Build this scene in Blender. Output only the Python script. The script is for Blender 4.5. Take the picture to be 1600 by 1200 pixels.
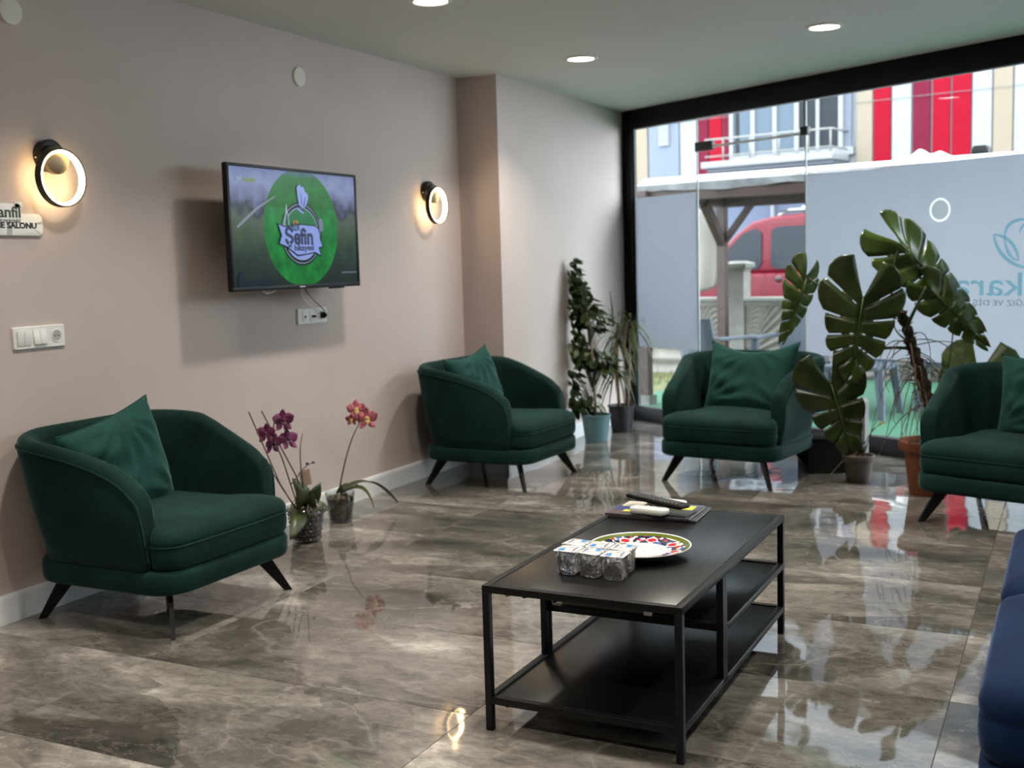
import bpy, bmesh, math, random
from mathutils import Vector, Matrix, Euler

for o in list(bpy.data.objects):
    bpy.data.objects.remove(o)
SC = bpy.context.scene
COL = SC.collection
R = math.radians
rnd = random.Random(7)

# ------------------------------------------------------------------ camera
cam_d = bpy.data.cameras.new('camera')
cam_d.sensor_width = 36.0
cam_d.lens = 39.54
cam_d.clip_end = 200
cam = bpy.data.objects.new('camera', cam_d)
COL.objects.link(cam)
cam.matrix_world = Matrix(((0.446, 0.107, -0.889, 0.0),
                           (-0.895, 0.022, -0.446, 0.0),
                           (-0.028, 0.994, 0.105, 1.25),
                           (0, 0, 0, 1)))
# exact orientation from the solved pitch / roll / yaw
def cam_axes(pitch, roll, yaw):
    fw = Vector((math.cos(yaw) * math.cos(pitch), math.sin(yaw) * math.cos(pitch), -math.sin(pitch)))
    r = fw.cross(Vector((0, 0, 1))).normalized()
    d = fw.cross(r)
    r2 = r * math.cos(roll) + d * math.sin(roll)
    d2 = -r * math.sin(roll) + d * math.cos(roll)
    return r2, -d2, -fw
ax = cam_axes(0.10552435, 0.0285642, 0.46553877)
cam.matrix_world = Matrix(((ax[0].x, ax[1].x, ax[2].x, 0), (ax[0].y, ax[1].y, ax[2].y, 0),
                           (ax[0].z, ax[1].z, ax[2].z, 1.25), (0, 0, 0, 1)))
cam_d.dof.use_dof = True
cam_d.dof.focus_distance = 3.15
cam_d.dof.aperture_fstop = 4.0
SC.camera = cam

# ------------------------------------------------------------------ sky, light, exposure
world = bpy.data.worlds.new('overcast_sky')
SC.world = world
world.use_nodes = True
wn = world.node_tree.nodes
wn['Background'].inputs[0].default_value = (0.86, 0.93, 1.0, 1)
wn['Background'].inputs[1].default_value = 8.0

sun_d = bpy.data.lights.new('sun', 'SUN')
sun_d.energy = 1.0
sun_d.angle = R(60)
sun_d.color = (1.0, 0.97, 0.93)
sun = bpy.data.objects.new('sun', sun_d)
COL.objects.link(sun)
sun.rotation_euler = Vector((0.55, 0.25, -0.8)).to_track_quat('-Z', 'Y').to_euler()

SC.view_settings.view_transform = 'Standard'
SC.view_settings.look = 'None'
SC.view_settings.exposure = 0.47
SC.view_settings.gamma = 1.0
SC.view_settings.use_curve_mapping = False
SC.cycles.use_denoising = True
SC.cycles.max_bounces = 10
SC.cycles.transparent_max_bounces = 16
SC.cycles.caustics_reflective = False
SC.cycles.caustics_refractive = False
SC.cycles.sample_clamp_indirect = 6.0
DOWNLIGHT_W = 9.5

# ------------------------------------------------------------------ materials
MATS = {}
def mat(name, color=(0.5, 0.5, 0.5), rough=0.5, metal=0.0, noise=0.0, nscale=20.0, bump=0.0, bscale=60.0,
        sheen=0.0, sheen_tint=(1, 1, 1), emit=None, estr=0.0, trans=0.0, ior=1.45, spec=0.5, coat=0.0, subsurf=0.0):
    if name in MATS:
        return MATS[name]
    m = bpy.data.materials.new(name)
    m.use_nodes = True
    nt = m.node_tree
    b = nt.nodes['Principled BSDF']
    b.inputs['Base Color'].default_value = (*color, 1)
    b.inputs['Roughness'].default_value = rough
    b.inputs['Metallic'].default_value = metal
    b.inputs['IOR'].default_value = ior
    b.inputs['Specular IOR Level'].default_value = spec
    if coat: b.inputs['Coat Weight'].default_value = coat
    if trans: b.inputs['Transmission Weight'].default_value = trans
    if sheen:
        b.inputs['Sheen Weight'].default_value = sheen
        b.inputs['Sheen Roughness'].default_value = 0.4
        b.inputs['Sheen Tint'].default_value = (*sheen_tint, 1)
    if emit:
        b.inputs['Emission Color'].default_value = (*emit, 1)
        b.inputs['Emission Strength'].default_value = estr
    tc = None
    if noise or bump:
        tc = nt.nodes.new('ShaderNodeTexCoord')
    if noise:
        n = nt.nodes.new('ShaderNodeTexNoise'); n.inputs['Scale'].default_value = nscale; n.inputs['Detail'].default_value = 5
        nt.links.new(tc.outputs['Object'], n.inputs['Vector'])
        r = nt.nodes.new('ShaderNodeValToRGB')
        r.color_ramp.elements[0].position = 0.3; r.color_ramp.elements[1].position = 0.7
        r.color_ramp.elements[0].color = (*[c * (1 - noise) for c in color], 1)
        r.color_ramp.elements[1].color = (*[min(1, c * (1 + noise)) for c in color], 1)
        nt.links.new(n.outputs['Fac'], r.inputs['Fac'])
        nt.links.new(r.outputs['Color'], b.inputs['Base Color'])
    if bump:
        n2 = nt.nodes.new('ShaderNodeTexNoise'); n2.inputs['Scale'].default_value = bscale; n2.inputs['Detail'].default_value = 3
        nt.links.new(tc.outputs['Object'], n2.inputs['Vector'])
        bp = nt.nodes.new('ShaderNodeBump'); bp.inputs['Strength'].default_value = bump; bp.inputs['Distance'].default_value = 0.01
        nt.links.new(n2.outputs['Fac'], bp.inputs['Height'])
        nt.links.new(bp.outputs['Normal'], b.inputs['Normal'])
    MATS[name] = m
    return m

def nodes_of(name):
    m = bpy.data.materials.new(name); m.use_nodes = True
    nt = m.node_tree
    MATS[name] = m
    return m, nt, nt.nodes, nt.links

def ramp(nd, stops):
    r = nd.new('ShaderNodeValToRGB')
    e = r.color_ramp.elements
    while len(e) > 1: e.remove(e[-1])
    e[0].position = stops[0][0]; e[0].color = (*stops[0][1], 1)
    for p, c in stops[1:]:
        x = e.new(p); x.color = (*c, 1)
    return r

def math_node(nd, ln, op, a, b=None):
    n = nd.new('ShaderNodeMath'); n.operation = op
    for i, v in enumerate((a, b)):
        if v is None: continue
        if isinstance(v, (int, float)): n.inputs[i].default_value = v
        else: ln.new(v, n.inputs[i])
    return n.outputs[0]

def marble():
    m, nt, nd, ln = nodes_of('grey_marble_tile')
    b = nd['Principled BSDF']
    tc = nd.new('ShaderNodeTexCoord'); oi = nd.new('ShaderNodeObjectInfo')
    off = math_node(nd, ln, 'MULTIPLY', oi.outputs['Random'], 37.0)
    comb = nd.new('ShaderNodeCombineXYZ')
    ln.new(off, comb.inputs[0]); ln.new(off, comb.inputs[1]); ln.new(off, comb.inputs[2])
    add = nd.new('ShaderNodeVectorMath'); add.operation = 'ADD'
    ln.new(tc.outputs['Object'], add.inputs[0]); ln.new(comb.outputs[0], add.inputs[1])
    mp = nd.new('ShaderNodeMapping'); mp.inputs['Scale'].default_value = (1.7, 0.85, 1); mp.inputs['Rotation'].default_value = (0, 0, 0.35)
    ln.new(add.outputs[0], mp.inputs['Vector'])
    n1 = nd.new('ShaderNodeTexNoise'); n1.inputs['Scale'].default_value = 1.5; n1.inputs['Detail'].default_value = 10
    n1.inputs['Roughness'].default_value = 0.62; n1.inputs['Distortion'].default_value = 0.35
    ln.new(mp.outputs[0], n1.inputs['Vector'])
    r1 = ramp(nd, [(0.30, (0.036, 0.034, 0.029)), (0.42, (0.082, 0.076, 0.067)), (0.52, (0.136, 0.126, 0.112)), (0.61, (0.208, 0.194, 0.176)), (0.71, (0.43, 0.405, 0.372))])
    ln.new(n1.outputs['Fac'], r1.inputs['Fac'])
    # pale veins where a second noise crosses its middle value
    n2 = nd.new('ShaderNodeTexNoise'); n2.inputs['Scale'].default_value = 1.3; n2.inputs['Detail'].default_value = 5; n2.inputs['Distortion'].default_value = 0.5
    ln.new(mp.outputs[0], n2.inputs['Vector'])
    a = math_node(nd, ln, 'ABSOLUTE', math_node(nd, ln, 'SUBTRACT', n2.outputs['Fac'], 0.5))
    rv = ramp(nd, [(0.0, (1, 1, 1)), (0.006, (0.3, 0.3, 0.3)), (0.016, (0, 0, 0))])
    ln.new(a, rv.inputs['Fac'])
    # broken shards: voronoi cell colour shifts lightness of whole patches
    vo = nd.new('ShaderNodeTexVoronoi'); vo.inputs['Scale'].default_value = 1.5
    dist = nd.new('ShaderNodeVectorMath'); dist.operation = 'ADD'
    sc = nd.new('ShaderNodeVectorMath'); sc.operation = 'SCALE'; sc.inputs['Scale'].default_value = 0.55
    ln.new(n2.outputs['Color'], sc.inputs[0]); ln.new(mp.outputs[0], dist.inputs[0]); ln.new(sc.outputs[0], dist.inputs[1])
    ln.new(dist.outputs[0], vo.inputs['Vector'])
    sep = nd.new('ShaderNodeSeparateColor'); ln.new(vo.outputs['Color'], sep.inputs[0])
    shade = math_node(nd, ln, 'ADD', math_node(nd, ln, 'MULTIPLY', sep.outputs[0], 0.55), 0.70)
    tilev = math_node(nd, ln, 'ADD', math_node(nd, ln, 'MULTIPLY', oi.outputs['Random'], 0.25), 0.88)
    sh = math_node(nd, ln, 'MULTIPLY', shade, tilev)
    mul = nd.new('ShaderNodeVectorMath'); mul.operation = 'SCALE'
    ln.new(r1.outputs['Color'], mul.inputs[0]); ln.new(sh, mul.inputs['Scale'])
    # fine speckle and broken grain
    n3 = nd.new('ShaderNodeTexNoise'); n3.inputs['Scale'].default_value = 17; n3.inputs['Detail'].default_value = 8; n3.inputs['Roughness'].default_value = 0.74; n3.inputs['Distortion'].default_value = 0.6
    ln.new(mp.outputs[0], n3.inputs['Vector'])
    r3 = ramp(nd, [(0.32, (0.62, 0.62, 0.60)), (0.5, (1, 1, 1)), (0.68, (1.42, 1.41, 1.40))]); ln.new(n3.outputs['Fac'], r3.inputs['Fac'])
    mul2 = nd.new('ShaderNodeVectorMath'); mul2.operation = 'MULTIPLY'
    ln.new(mul.outputs[0], mul2.inputs[0]); ln.new(r3.outputs['Color'], mul2.inputs[1])
    # pale flakes, and a thin web of secondary veins
    n4 = nd.new('ShaderNodeTexNoise'); n4.inputs['Scale'].default_value = 3.1; n4.inputs['Detail'].default_value = 9; n4.inputs['Roughness'].default_value = 0.7
    ln.new(dist.outputs[0], n4.inputs['Vector'])
    fk = ramp(nd, [(0.645, (0, 0, 0)), (0.665, (1, 1, 1))]); ln.new(n4.outputs['Fac'], fk.inputs['Fac'])
    a2 = math_node(nd, ln, 'ABSOLUTE', math_node(nd, ln, 'SUBTRACT', n4.outputs['Fac'], 0.47))
    rv2 = ramp(nd, [(0.0, (0.55, 0.55, 0.55)), (0.010, (0, 0, 0))]); ln.new(a2, rv2.inputs['Fac'])
    mix = nd.new('ShaderNodeMix'); mix.data_type = 'RGBA'
    mix.inputs['B'].default_value = (0.40, 0.375, 0.345, 1)
    vf = math_node(nd, ln, 'MAXIMUM', math_node(nd, ln, 'MULTIPLY', rv.outputs['Color'], 0.26), math_node(nd, ln, 'MAXIMUM', math_node(nd, ln, 'MULTIPLY', fk.outputs['Color'], 0.40), math_node(nd, ln, 'MULTIPLY', rv2.outputs['Color'], 0.34)))
    ln.new(vf, mix.inputs['Factor']); ln.new(mul2.outputs[0], mix.inputs['A'])
    ln.new(mix.outputs['Result'], b.inputs['Base Color'])
    b.inputs['Roughness'].default_value = 0.035
    b.inputs['IOR'].default_value = 1.75
    nb = nd.new('ShaderNodeTexNoise'); nb.inputs['Scale'].default_value = 4.0; nb.inputs['Detail'].default_value = 1
    ln.new(add.outputs[0], nb.inputs['Vector'])
    bp = nd.new('ShaderNodeBump'); bp.inputs['Strength'].default_value = 0.10; bp.inputs['Distance'].default_value = 0.02
    ln.new(nb.outputs['Fac'], bp.inputs['Height']); ln.new(bp.outputs['Normal'], b.inputs['Normal'])
    return m

def velvet(name, dark, light):
    m, nt, nd, ln = nodes_of(name)
    b = nd['Principled BSDF']
    tc = nd.new('ShaderNodeTexCoord')
    n = nd.new('ShaderNodeTexNoise'); n.inputs['Scale'].default_value = 5; n.inputs['Detail'].default_value = 6; n.inputs['Roughness'].default_value = 0.65
    ln.new(tc.outputs['Object'], n.inputs['Vector'])
    r = ramp(nd, [(0.3, dark), (0.72, light)]); ln.new(n.outputs['Fac'], r.inputs['Fac'])
    ln.new(r.outputs['Color'], b.inputs['Base Color'])
    b.inputs['Roughness'].default_value = 0.85
    b.inputs['Specular IOR Level'].default_value = 0.15
    b.inputs['Sheen Weight'].default_value = 0.55
    b.inputs['Sheen Roughness'].default_value = 0.32
    b.inputs['Sheen Tint'].default_value = (*[min(1, c * 5 + 0.16) for c in light], 1)
    n2 = nd.new('ShaderNodeTexNoise'); n2.inputs['Scale'].default_value = 900; ln.new(tc.outputs['Object'], n2.inputs['Vector'])
    bp = nd.new('ShaderNodeBump'); bp.inputs['Strength'].default_value = 0.12; bp.inputs['Distance'].default_value = 0.002
    ln.new(n2.outputs['Fac'], bp.inputs['Height']); ln.new(bp.outputs['Normal'], b.inputs['Normal'])
    return m

def clear_glass(name, tint=(0.96, 0.985, 0.98), f0=0.020):
    m, nt, nd, ln = nodes_of(name)
    nd.remove(nd['Principled BSDF'])
    out = nd['Material Output']
    tr = nd.new('ShaderNodeBsdfTransparent'); tr.inputs[0].default_value = (*tint, 1)
    gl = nd.new('ShaderNodeBsdfGlossy'); gl.inputs['Roughness'].default_value = 0.0
    ge = nd.new('ShaderNodeNewGeometry')
    dp = nd.new('ShaderNodeVectorMath'); dp.operation = 'DOT_PRODUCT'
    ln.new(ge.outputs['Normal'], dp.inputs[0]); ln.new(ge.outputs['Incoming'], dp.inputs[1])
    c = math_node(nd, ln, 'SUBTRACT', 1.0, math_node(nd, ln, 'ABSOLUTE', dp.outputs['Value']))
    f = math_node(nd, ln, 'ADD', math_node(nd, ln, 'MULTIPLY', math_node(nd, ln, 'POWER', c, 5.0), 0.96), f0)
    mx = nd.new('ShaderNodeMixShader')
    ln.new(f, mx.inputs[0]); ln.new(tr.outputs[0], mx.inputs[1]); ln.new(gl.outputs[0], mx.inputs[2])
    ln.new(mx.outputs[0], out.inputs['Surface'])
    return m

def frosted(name, col=(0.51, 0.525, 0.565)):
    m, nt, nd, ln = nodes_of(name)
    nd.remove(nd['Principled BSDF'])
    out = nd['Material Output']
    tl = nd.new('ShaderNodeBsdfTranslucent'); tl.inputs[0].default_value = (*col, 1)
    df = nd.new('ShaderNodeBsdfDiffuse'); df.inputs[0].default_value = (*col, 1)
    mx = nd.new('ShaderNodeMixShader'); mx.inputs[0].default_value = 0.30
    ln.new(tl.outputs[0], mx.inputs[1]); ln.new(df.outputs[0], mx.inputs[2])
    ln.new(mx.outputs[0], out.inputs['Surface'])
    return m

def leaf_mat(name, dark, light, scale=9.0, rough=0.38, tl=0.18):
    m, nt, nd, ln = nodes_of(name)
    b = nd['Principled BSDF']; out = nd['Material Output']
    tc = nd.new('ShaderNodeTexCoord'); oi = nd.new('ShaderNodeObjectInfo')
    n = nd.new('ShaderNodeTexNoise'); n.inputs['Scale'].default_value = scale; n.inputs['Detail'].default_value = 4
    ln.new(tc.outputs['Object'], n.inputs['Vector'])
    f = math_node(nd, ln, 'ADD', n.outputs['Fac'], math_node(nd, ln, 'MULTIPLY', math_node(nd, ln, 'SUBTRACT', oi.outputs['Random'], 0.5), 0.35))
    r = ramp(nd, [(0.32, dark), (0.7, light)]); ln.new(f, r.inputs['Fac'])
    ln.new(r.outputs['Color'], b.inputs['Base Color']); b.inputs['Roughness'].default_value = rough
    t = nd.new('ShaderNodeBsdfTranslucent'); ln.new(r.outputs['Color'], t.inputs[0])
    mx = nd.new('ShaderNodeMixShader'); mx.inputs[0].default_value = tl
    ln.new(b.outputs[0], mx.inputs[1]); ln.new(t.outputs[0], mx.inputs[2]); ln.new(mx.outputs[0], out.inputs['Surface'])
    return m

M_wall = mat('taupe_paint', (0.56, 0.475, 0.445), 0.75, noise=0.03, nscale=3, bump=0.03, bscale=250)
M_ceil = mat('white_ceiling_paint', (0.72, 0.74, 0.71), 0.8, noise=0.02, nscale=2)
M_base = mat('white_baseboard', (0.78, 0.80, 0.82), 0.35)
M_grout = mat('dark_grout', (0.06, 0.053, 0.045), 0.8)
M_frame = mat('black_aluminium', (0.004, 0.0045, 0.005), 0.45, spec=0.2)
M_marble = marble()
M_green = velvet('dark_green_velvet', (0.0020, 0.0130, 0.0112), (0.0060, 0.0325, 0.0280))
M_greenp = velvet('green_cushion_velvet', (0.0080, 0.0400, 0.0345), (0.0145, 0.066, 0.0565))
M_blue = velvet('navy_velvet', (0.0018, 0.0085, 0.031), (0.0038, 0.0185, 0.063))
M_black = mat('black_metal', (0.004, 0.004, 0.0045), 0.45, spec=0.3)
M_tabletop = mat('black_brown_panel', (0.0045, 0.0042, 0.0042), 0.28, noise=0.25, nscale=6, spec=0.6)
M_blackplastic = mat('black_plastic', (0.006, 0.006, 0.0065), 0.38, spec=0.3)
M_whiteplastic = mat('white_plastic', (0.80, 0.80, 0.78), 0.35)
M_glass = clear_glass('clear_glass')
M_film = frosted('frosted_film')
M_water = mat('water_cup', (0.985, 0.99, 1.0), 0.0, trans=0.93, ior=1.42, bump=1.0, bscale=40)
M_potglass = clear_glass('clear_pot_glass', (0.90, 0.92, 0.92), 0.05)
M_teal = clear_glass('teal_vinyl', (0.66, 0.87, 0.90), 0.0)
M_greyprint = clear_glass('grey_vinyl', (0.62, 0.66, 0.70), 0.0)
M_vent = frosted('translucent_vent', (0.50, 0.52, 0.54)); M_ventring = frosted('white_vent_ring', (0.86, 0.86, 0.85))
M_soil = mat('dark_soil', (0.028, 0.020, 0.014), 0.95, noise=0.5, nscale=50, bump=0.6, bscale=90)

# ------------------------------------------------------------------ mesh helpers
class MB:
    def __init__(s, org=(0, 0, 0)):
        s.v = []; s.f = []; s.org = Vector(org)
    def add(s, verts, faces):
        k = len(s.v); s.v += [Vector(p) for p in verts]; s.f += [[i + k for i in fc] for fc in faces]
    def box(s, x0, x1, y0, y1, z0, z1, mtx=None):
        vs = [(x0, y0, z0), (x1, y0, z0), (x1, y1, z0), (x0, y1, z0), (x0, y0, z1), (x1, y0, z1), (x1, y1, z1), (x0, y1, z1)]
        if mtx: vs = [mtx @ Vector(p) for p in vs]
        s.add(vs, [(3, 2, 1, 0), (4, 5, 6, 7), (0, 1, 5, 4), (1, 2, 6, 5), (2, 3, 7, 6), (3, 0, 4, 7)])
        return s
    def tube(s, pts, rad, n=8, caps=True):
        pts = [Vector(p) for p in pts]; m = len(pts)
        if not isinstance(rad, (list, tuple)): rad = [rad] * m
        up = Vector((0.13, 0.31, 0.94)); k = len(s.v)
        prev = None
        for i, p in enumerate(pts):
            t = (pts[min(i + 1, m - 1)] - pts[max(i - 1, 0)])
            t = t.normalized() if t.length > 1e-9 else Vector((0, 0, 1))
            a = t.cross(up if abs(t.dot(up)) < 0.95 else Vector((1, 0, 0))) if prev is None else prev - t * prev.dot(t)
            a.normalize(); prev = a
            b = t.cross(a)
            for j in range(n):
                w = 2 * math.pi * j / n
                s.v.append(p + (a * math.cos(w) + b * math.sin(w)) * rad[i])
        for i in range(m - 1):
            for j in range(n):
                s.f.append([k + i * n + j, k + i * n + (j + 1) % n, k + (i + 1) * n + (j + 1) % n, k + (i + 1) * n + j])
        if caps:
            s.f.append([k + j for j in range(n)][::-1]); s.f.append([k + (m - 1) * n + j for j in range(n)])
        return s
    def lathe(s, prof, n=32, c=(0, 0, 0), caps=True):
        k = len(s.v); c = Vector(c)
        for r, z in prof:
            for j in range(n):
                w = 2 * math.pi * j / n
                s.v.append(c + Vector((r * math.cos(w), r * math.sin(w), z)))
        for i in range(len(prof) - 1):
            for j in range(n):
                s.f.append([k + i * n + j, k + i * n + (j + 1) % n, k + (i + 1) * n + (j + 1) % n, k + (i + 1) * n + j])
        if caps:
            if prof[0][0] > 1e-6: s.f.append([k + j for j in range(n)][::-1])
            if prof[-1][0] > 1e-6: s.f.append([k + (len(prof) - 1) * n + j for j in range(n)])
        return s
    def loft(s, loops, cap0=True, cap1=True, closed=True):
        k = len(s.v); n = len(loops[0])
        for L in loops: s.v += [Vector(p) for p in L]
        for i in range(len(loops) - 1):
            for j in range(n if closed else n - 1):
                s.f.append([k + i * n + j, k + i * n + (j + 1) % n, k + (i + 1) * n + (j + 1) % n, k + (i + 1) * n + j])
        if cap0: s.f.append([k + j for j in range(n)][::-1])
        if cap1: s.f.append([k + (len(loops) - 1) * n + j for j in range(n)])
        return s
    def prism(s, poly, a, b, mtx=None):
        n = len(poly)
        vs = [Vector((p[0], p[1], a)) for p in poly] + [Vector((p[0], p[1], b)) for p in poly]
        if mtx: vs = [mtx @ v for v in vs]
        s.add(vs, [list(range(n))[::-1], list(range(n, 2 * n))] + [[i, (i + 1) % n, n + (i + 1) % n, n + i] for i in range(n)])
        return s
    def mesh(s, name, mt, smooth=False):
        me = bpy.data.meshes.new(name)
        me.from_pydata([tuple(v - s.org) for v in s.v], [], s.f)
        if mt: me.materials.append(mt)
        bm = bmesh.new(); bm.from_mesh(me)
        bmesh.ops.remove_doubles(bm, verts=bm.verts, dist=1e-5)
        bmesh.ops.recalc_face_normals(bm, faces=bm.faces)
        bm.to_mesh(me); bm.free()
        if smooth:
            me.polygons.foreach_set('use_smooth', [True] * len(me.polygons))
        return me
    def build(s, name, mt, parent=None, smooth=False, bevel=0, seg=2, auto=None, sub=0):
        return link(name, s.mesh(name, mt, smooth), parent, bevel, seg, auto, sub)

def link(name, me, parent=None, bevel=0, seg=2, auto=None, sub=0):
    o = bpy.data.objects.new(name, me)
    COL.objects.link(o)
    if parent: o.parent = parent
    if bevel:
        md = o.modifiers.new('bevel', 'BEVEL'); md.width = bevel; md.segments = seg; md.limit_method = 'ANGLE'; md.angle_limit = R(35)
        md.harden_normals = False
        me.polygons.foreach_set('use_smooth', [True] * len(me.polygons))
        if auto is None: auto = 40
    if sub:
        md = o.modifiers.new('sub', 'SUBSURF'); md.levels = sub; md.render_levels = sub
    if auto:
        me.polygons.foreach_set('use_smooth', [True] * len(me.polygons))
        bm = bmesh.new(); bm.from_mesh(me)
        for e in bm.edges:
            if len(e.link_faces) == 2 and e.calc_face_angle(0) > R(auto): e.smooth = bool(bevel)
        bm.to_mesh(me); bm.free()
    return o

def tag(o, label=None, cat=None, group=None, kind=None):
    if label: o['label'] = label
    if cat: o['category'] = cat
    if group: o['group'] = group
    if kind: o['kind'] = kind
    return o
def thing(name, label, cat, loc=(0, 0, 0), rz=0.0, group=None):
    o = bpy.data.objects.new(name, None); COL.objects.link(o)
    o.empty_display_size = 0.05
    o.location = loc; o.rotation_euler = (0, 0, rz)
    return tag(o, label, cat, group)
def struct(o):
    o['kind'] = 'structure'; return o
def dup(root, loc, rz, label, group=None):
    r = root.copy(); COL.objects.link(r); r.location = loc; r.rotation_euler = (0, 0, rz); r['label'] = label
    if group: r['group'] = group
    for ch in list(root.children):
        c = ch.copy(); COL.objects.link(c); c.parent = r
        for g in list(ch.children):
            d = g.copy(); COL.objects.link(d); d.parent = c
    return r

def rrect(hx, hy, r, n=6):
    pts = []
    for cx, cy, a0 in ((hx - r, hy - r, 0), (-hx + r, hy - r, 90), (-hx + r, -hy + r, 180), (hx - r, -hy + r, 270)):
        for i in range(n + 1):
            a = R(a0 + 90 * i / n)
            pts.append((cx + r * math.cos(a), cy + r * math.sin(a)))
    return pts
def inset(poly, d):
    n = len(poly); out = []
    for i in range(n):
        p0 = Vector(poly[i - 1]).to_2d(); p1 = Vector(poly[i]).to_2d(); p2 = Vector(poly[(i + 1) % n]).to_2d()
        t = (p2 - p0).normalized()
        nn = Vector((-t.y, t.x))
        out.append((p1.x + nn.x * d, p1.y + nn.y * d))
    return out
def text_mesh(body, size, align='CENTER', extrude=0.0006, width=1.0, bold=0.0, name='lettering'):
    cu = bpy.data.curves.new(name, 'FONT')
    cu.body = body; cu.size = size; cu.align_x = align; cu.align_y = 'BOTTOM_BASELINE'; cu.extrude = extrude; cu.offset = bold
    cu.resolution_u = 3
    t = bpy.data.objects.new(name, cu); COL.objects.link(t)
    dg = bpy.context.evaluated_depsgraph_get(); dg.update()
    me = bpy.data.meshes.new_from_object(t.evaluated_get(dg))
    bpy.data.objects.remove(t); bpy.data.curves.remove(cu)
    if width != 1.0:
        for v in me.vertices: v.co.x *= width
    return me
def text_part(body, size, mt, parent, mtx, align='CENTER', width=1.0, bold=0.0, fit=None, name='lettering'):
    me = text_mesh(body, size, align, 0.0006, width, bold, name)
    if fit:
        xs = [v.co.x for v in me.vertices]; k = fit / (max(xs) - min(xs))
        for v in me.vertices: v.co.x *= k
    me.transform(mtx)
    if mtx.determinant() < 0: me.flip_normals()
    me.materials.clear(); me.materials.append(mt)
    me.name = name
    o = bpy.data.objects.new(name, me); COL.objects.link(o); o.parent = parent
    return o
# ------------------------------------------------------------------ the room
H = 2.41
YW, YP, XP = 3.47, 3.19, 6.25            # left wall, pier face, where the pier starts
WQ = Vector((8.379, 3.144, 0)); WT = Vector((-0.47, -0.8827, 0)).normalized(); WN = Vector((-WT.y, WT.x, 0)) * -1   # glass line, its direction, outward normal
if WN.x < 0: WN = -WN
S_END = 6.3
def wp(s, z, d=0.0):                     # a point on the shop front
    return WQ + WT * s + WN * d + Vector((0, 0, z))
def wbox(mb, s0, s1, z0, z1, d0, d1):
    vs = [wp(s0, z0, d0), wp(s1, z0, d0), wp(s1, z0, d1), wp(s0, z0, d1), wp(s0, z1, d0), wp(s1, z1, d0), wp(s1, z1, d1), wp(s0, z1, d1)]
    mb.add(vs, [(3, 2, 1, 0), (4, 5, 6, 7), (0, 1, 5, 4), (1, 2, 6, 5), (2, 3, 7, 6), (3, 0, 4, 7)])
    return mb
XB, YR = -2.6, -2.42
room = [(XB, YR), (wp(S_END, 0).x, YR), (8.45, YP + 0.05), (8.45, YP + 0.05), (XP, YW), (XB, YW)]

# floor slab (the grout) with every tile a piece of its own
def clip(poly, P, n):
    out = []
    for i in range(len(poly)):
        a = Vector(poly[i]); b = Vector(poly[(i + 1) % len(poly)])
        da = (a - P).dot(n); db = (b - P).dot(n)
        if da <= 0: out.append(a)
        if da * db < 0: out.append(a + (b - a) * (da / (da - db)))
    return out
P2 = Vector((WQ.x, WQ.y)) + Vector((WN.x, WN.y)) * 0.05; N2 = Vector((WN.x, WN.y))
fl = MB(); fl.prism(clip([(XB, YR), (9.0, YR), (9.0, YW), (XB, YW)], P2, N2), -0.05, -0.0025)
floor = struct(fl.build('floor', M_grout))
shared = {}
for i in range(-8, 12):
    for j in range(-5, 4):
        x0 = 2.05 + 0.6 * i; y0 = 0.29 + 1.2 * (j - 1)
        x1 = min(x0 + 0.6, 8.6); y1 = min(y0 + 1.2, YW)
        xa = max(x0, XB); ya = max(y0, YR)
        if x1 - xa < 0.02 or y1 - ya < 0.02: continue
        g = 0.0011
        poly = clip([Vector((xa + g, ya + g)), Vector((x1 - g, ya + g)), Vector((x1 - g, y1 - g)), Vector((xa + g, y1 - g))], P2, N2)
        if len(poly) < 3: continue
        cx, cy = x0 + 0.3, y0 + 0.6
        key = tuple((round(p.x - cx, 3), round(p.y - cy, 3)) for p in poly)
        if key not in shared:
            tb = MB()
            n = len(key)
            inn = inset(list(key), 0.0008)
            tb.loft([[(p[0], p[1], -0.0025) for p in key], [(p[0], p[1], -0.0007) for p in key], [(p[0], p[1], 0) for p in inn]], cap0=False)
            shared[key] = tb.mesh('tile', M_marble)
        o = bpy.data.objects.new('tile', shared[key]); COL.objects.link(o); o.parent = floor
        o.location = (cx, cy, 0)

# ceiling
cl = MB(); cl.prism(clip([(XB, YR), (9.0, YR), (9.0, YW), (XB, YW)], Vector((WQ.x, WQ.y)) + N2 * 0.55, N2), H, H + 0.2)  # runs past the glass: unseen overhang added to cut the sky light
struct(cl.build('ceiling', M_ceil))
# left wall with the pier that steps out towards the window
wl = MB(); wl.prism([(XB, YW), (XP, YW), (XP, YP), (8.41, YP), (8.41, YW + 0.25), (XB, YW + 0.25)], 0, H)
struct(wl.build('wall_left', M_wall))
wb = MB(); wb.box(XB - 0.2, XB, YR - 0.2, YW + 0.25, 0, H)
struct(wb.build('wall_back', M_wall))
wr = MB(); wr.box(XB - 0.2, wp(S_END, 0).x + 0.05, YR - 0.2, YR, 0, H)
struct(wr.build('wall_right', M_wall))
bb = MB()
prof = [(0, 0), (0.014, 0), (0.014, 0.092), (0.010, 0.104), (0, 0.106)]
def bb_run(mb, a, b, n):
    a = Vector((*a, 0)); b = Vector((*b, 0)); n = Vector((*n, 0))
    mb.loft([[a + n * p[0] + Vector((0, 0, p[1])) for p in prof], [b + n * p[0] + Vector((0, 0, p[1])) for p in prof]])
bb_run(bb, (XB, YW), (XP, YW), (0, -1)); bb_run(bb, (XP, YW), (XP, YP - 0.014), (-1, 0)); bb_run(bb, (XP - 0.014, YP), (8.33, YP), (0, -1))
struct(bb.build('baseboard_left', M_base))
b2 = MB(); bb_run(b2, (XB, YR), (wp(S_END, 0).x - 0.1, YR), (0, 1)); struct(b2.build('baseboard_right', M_base))
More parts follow.
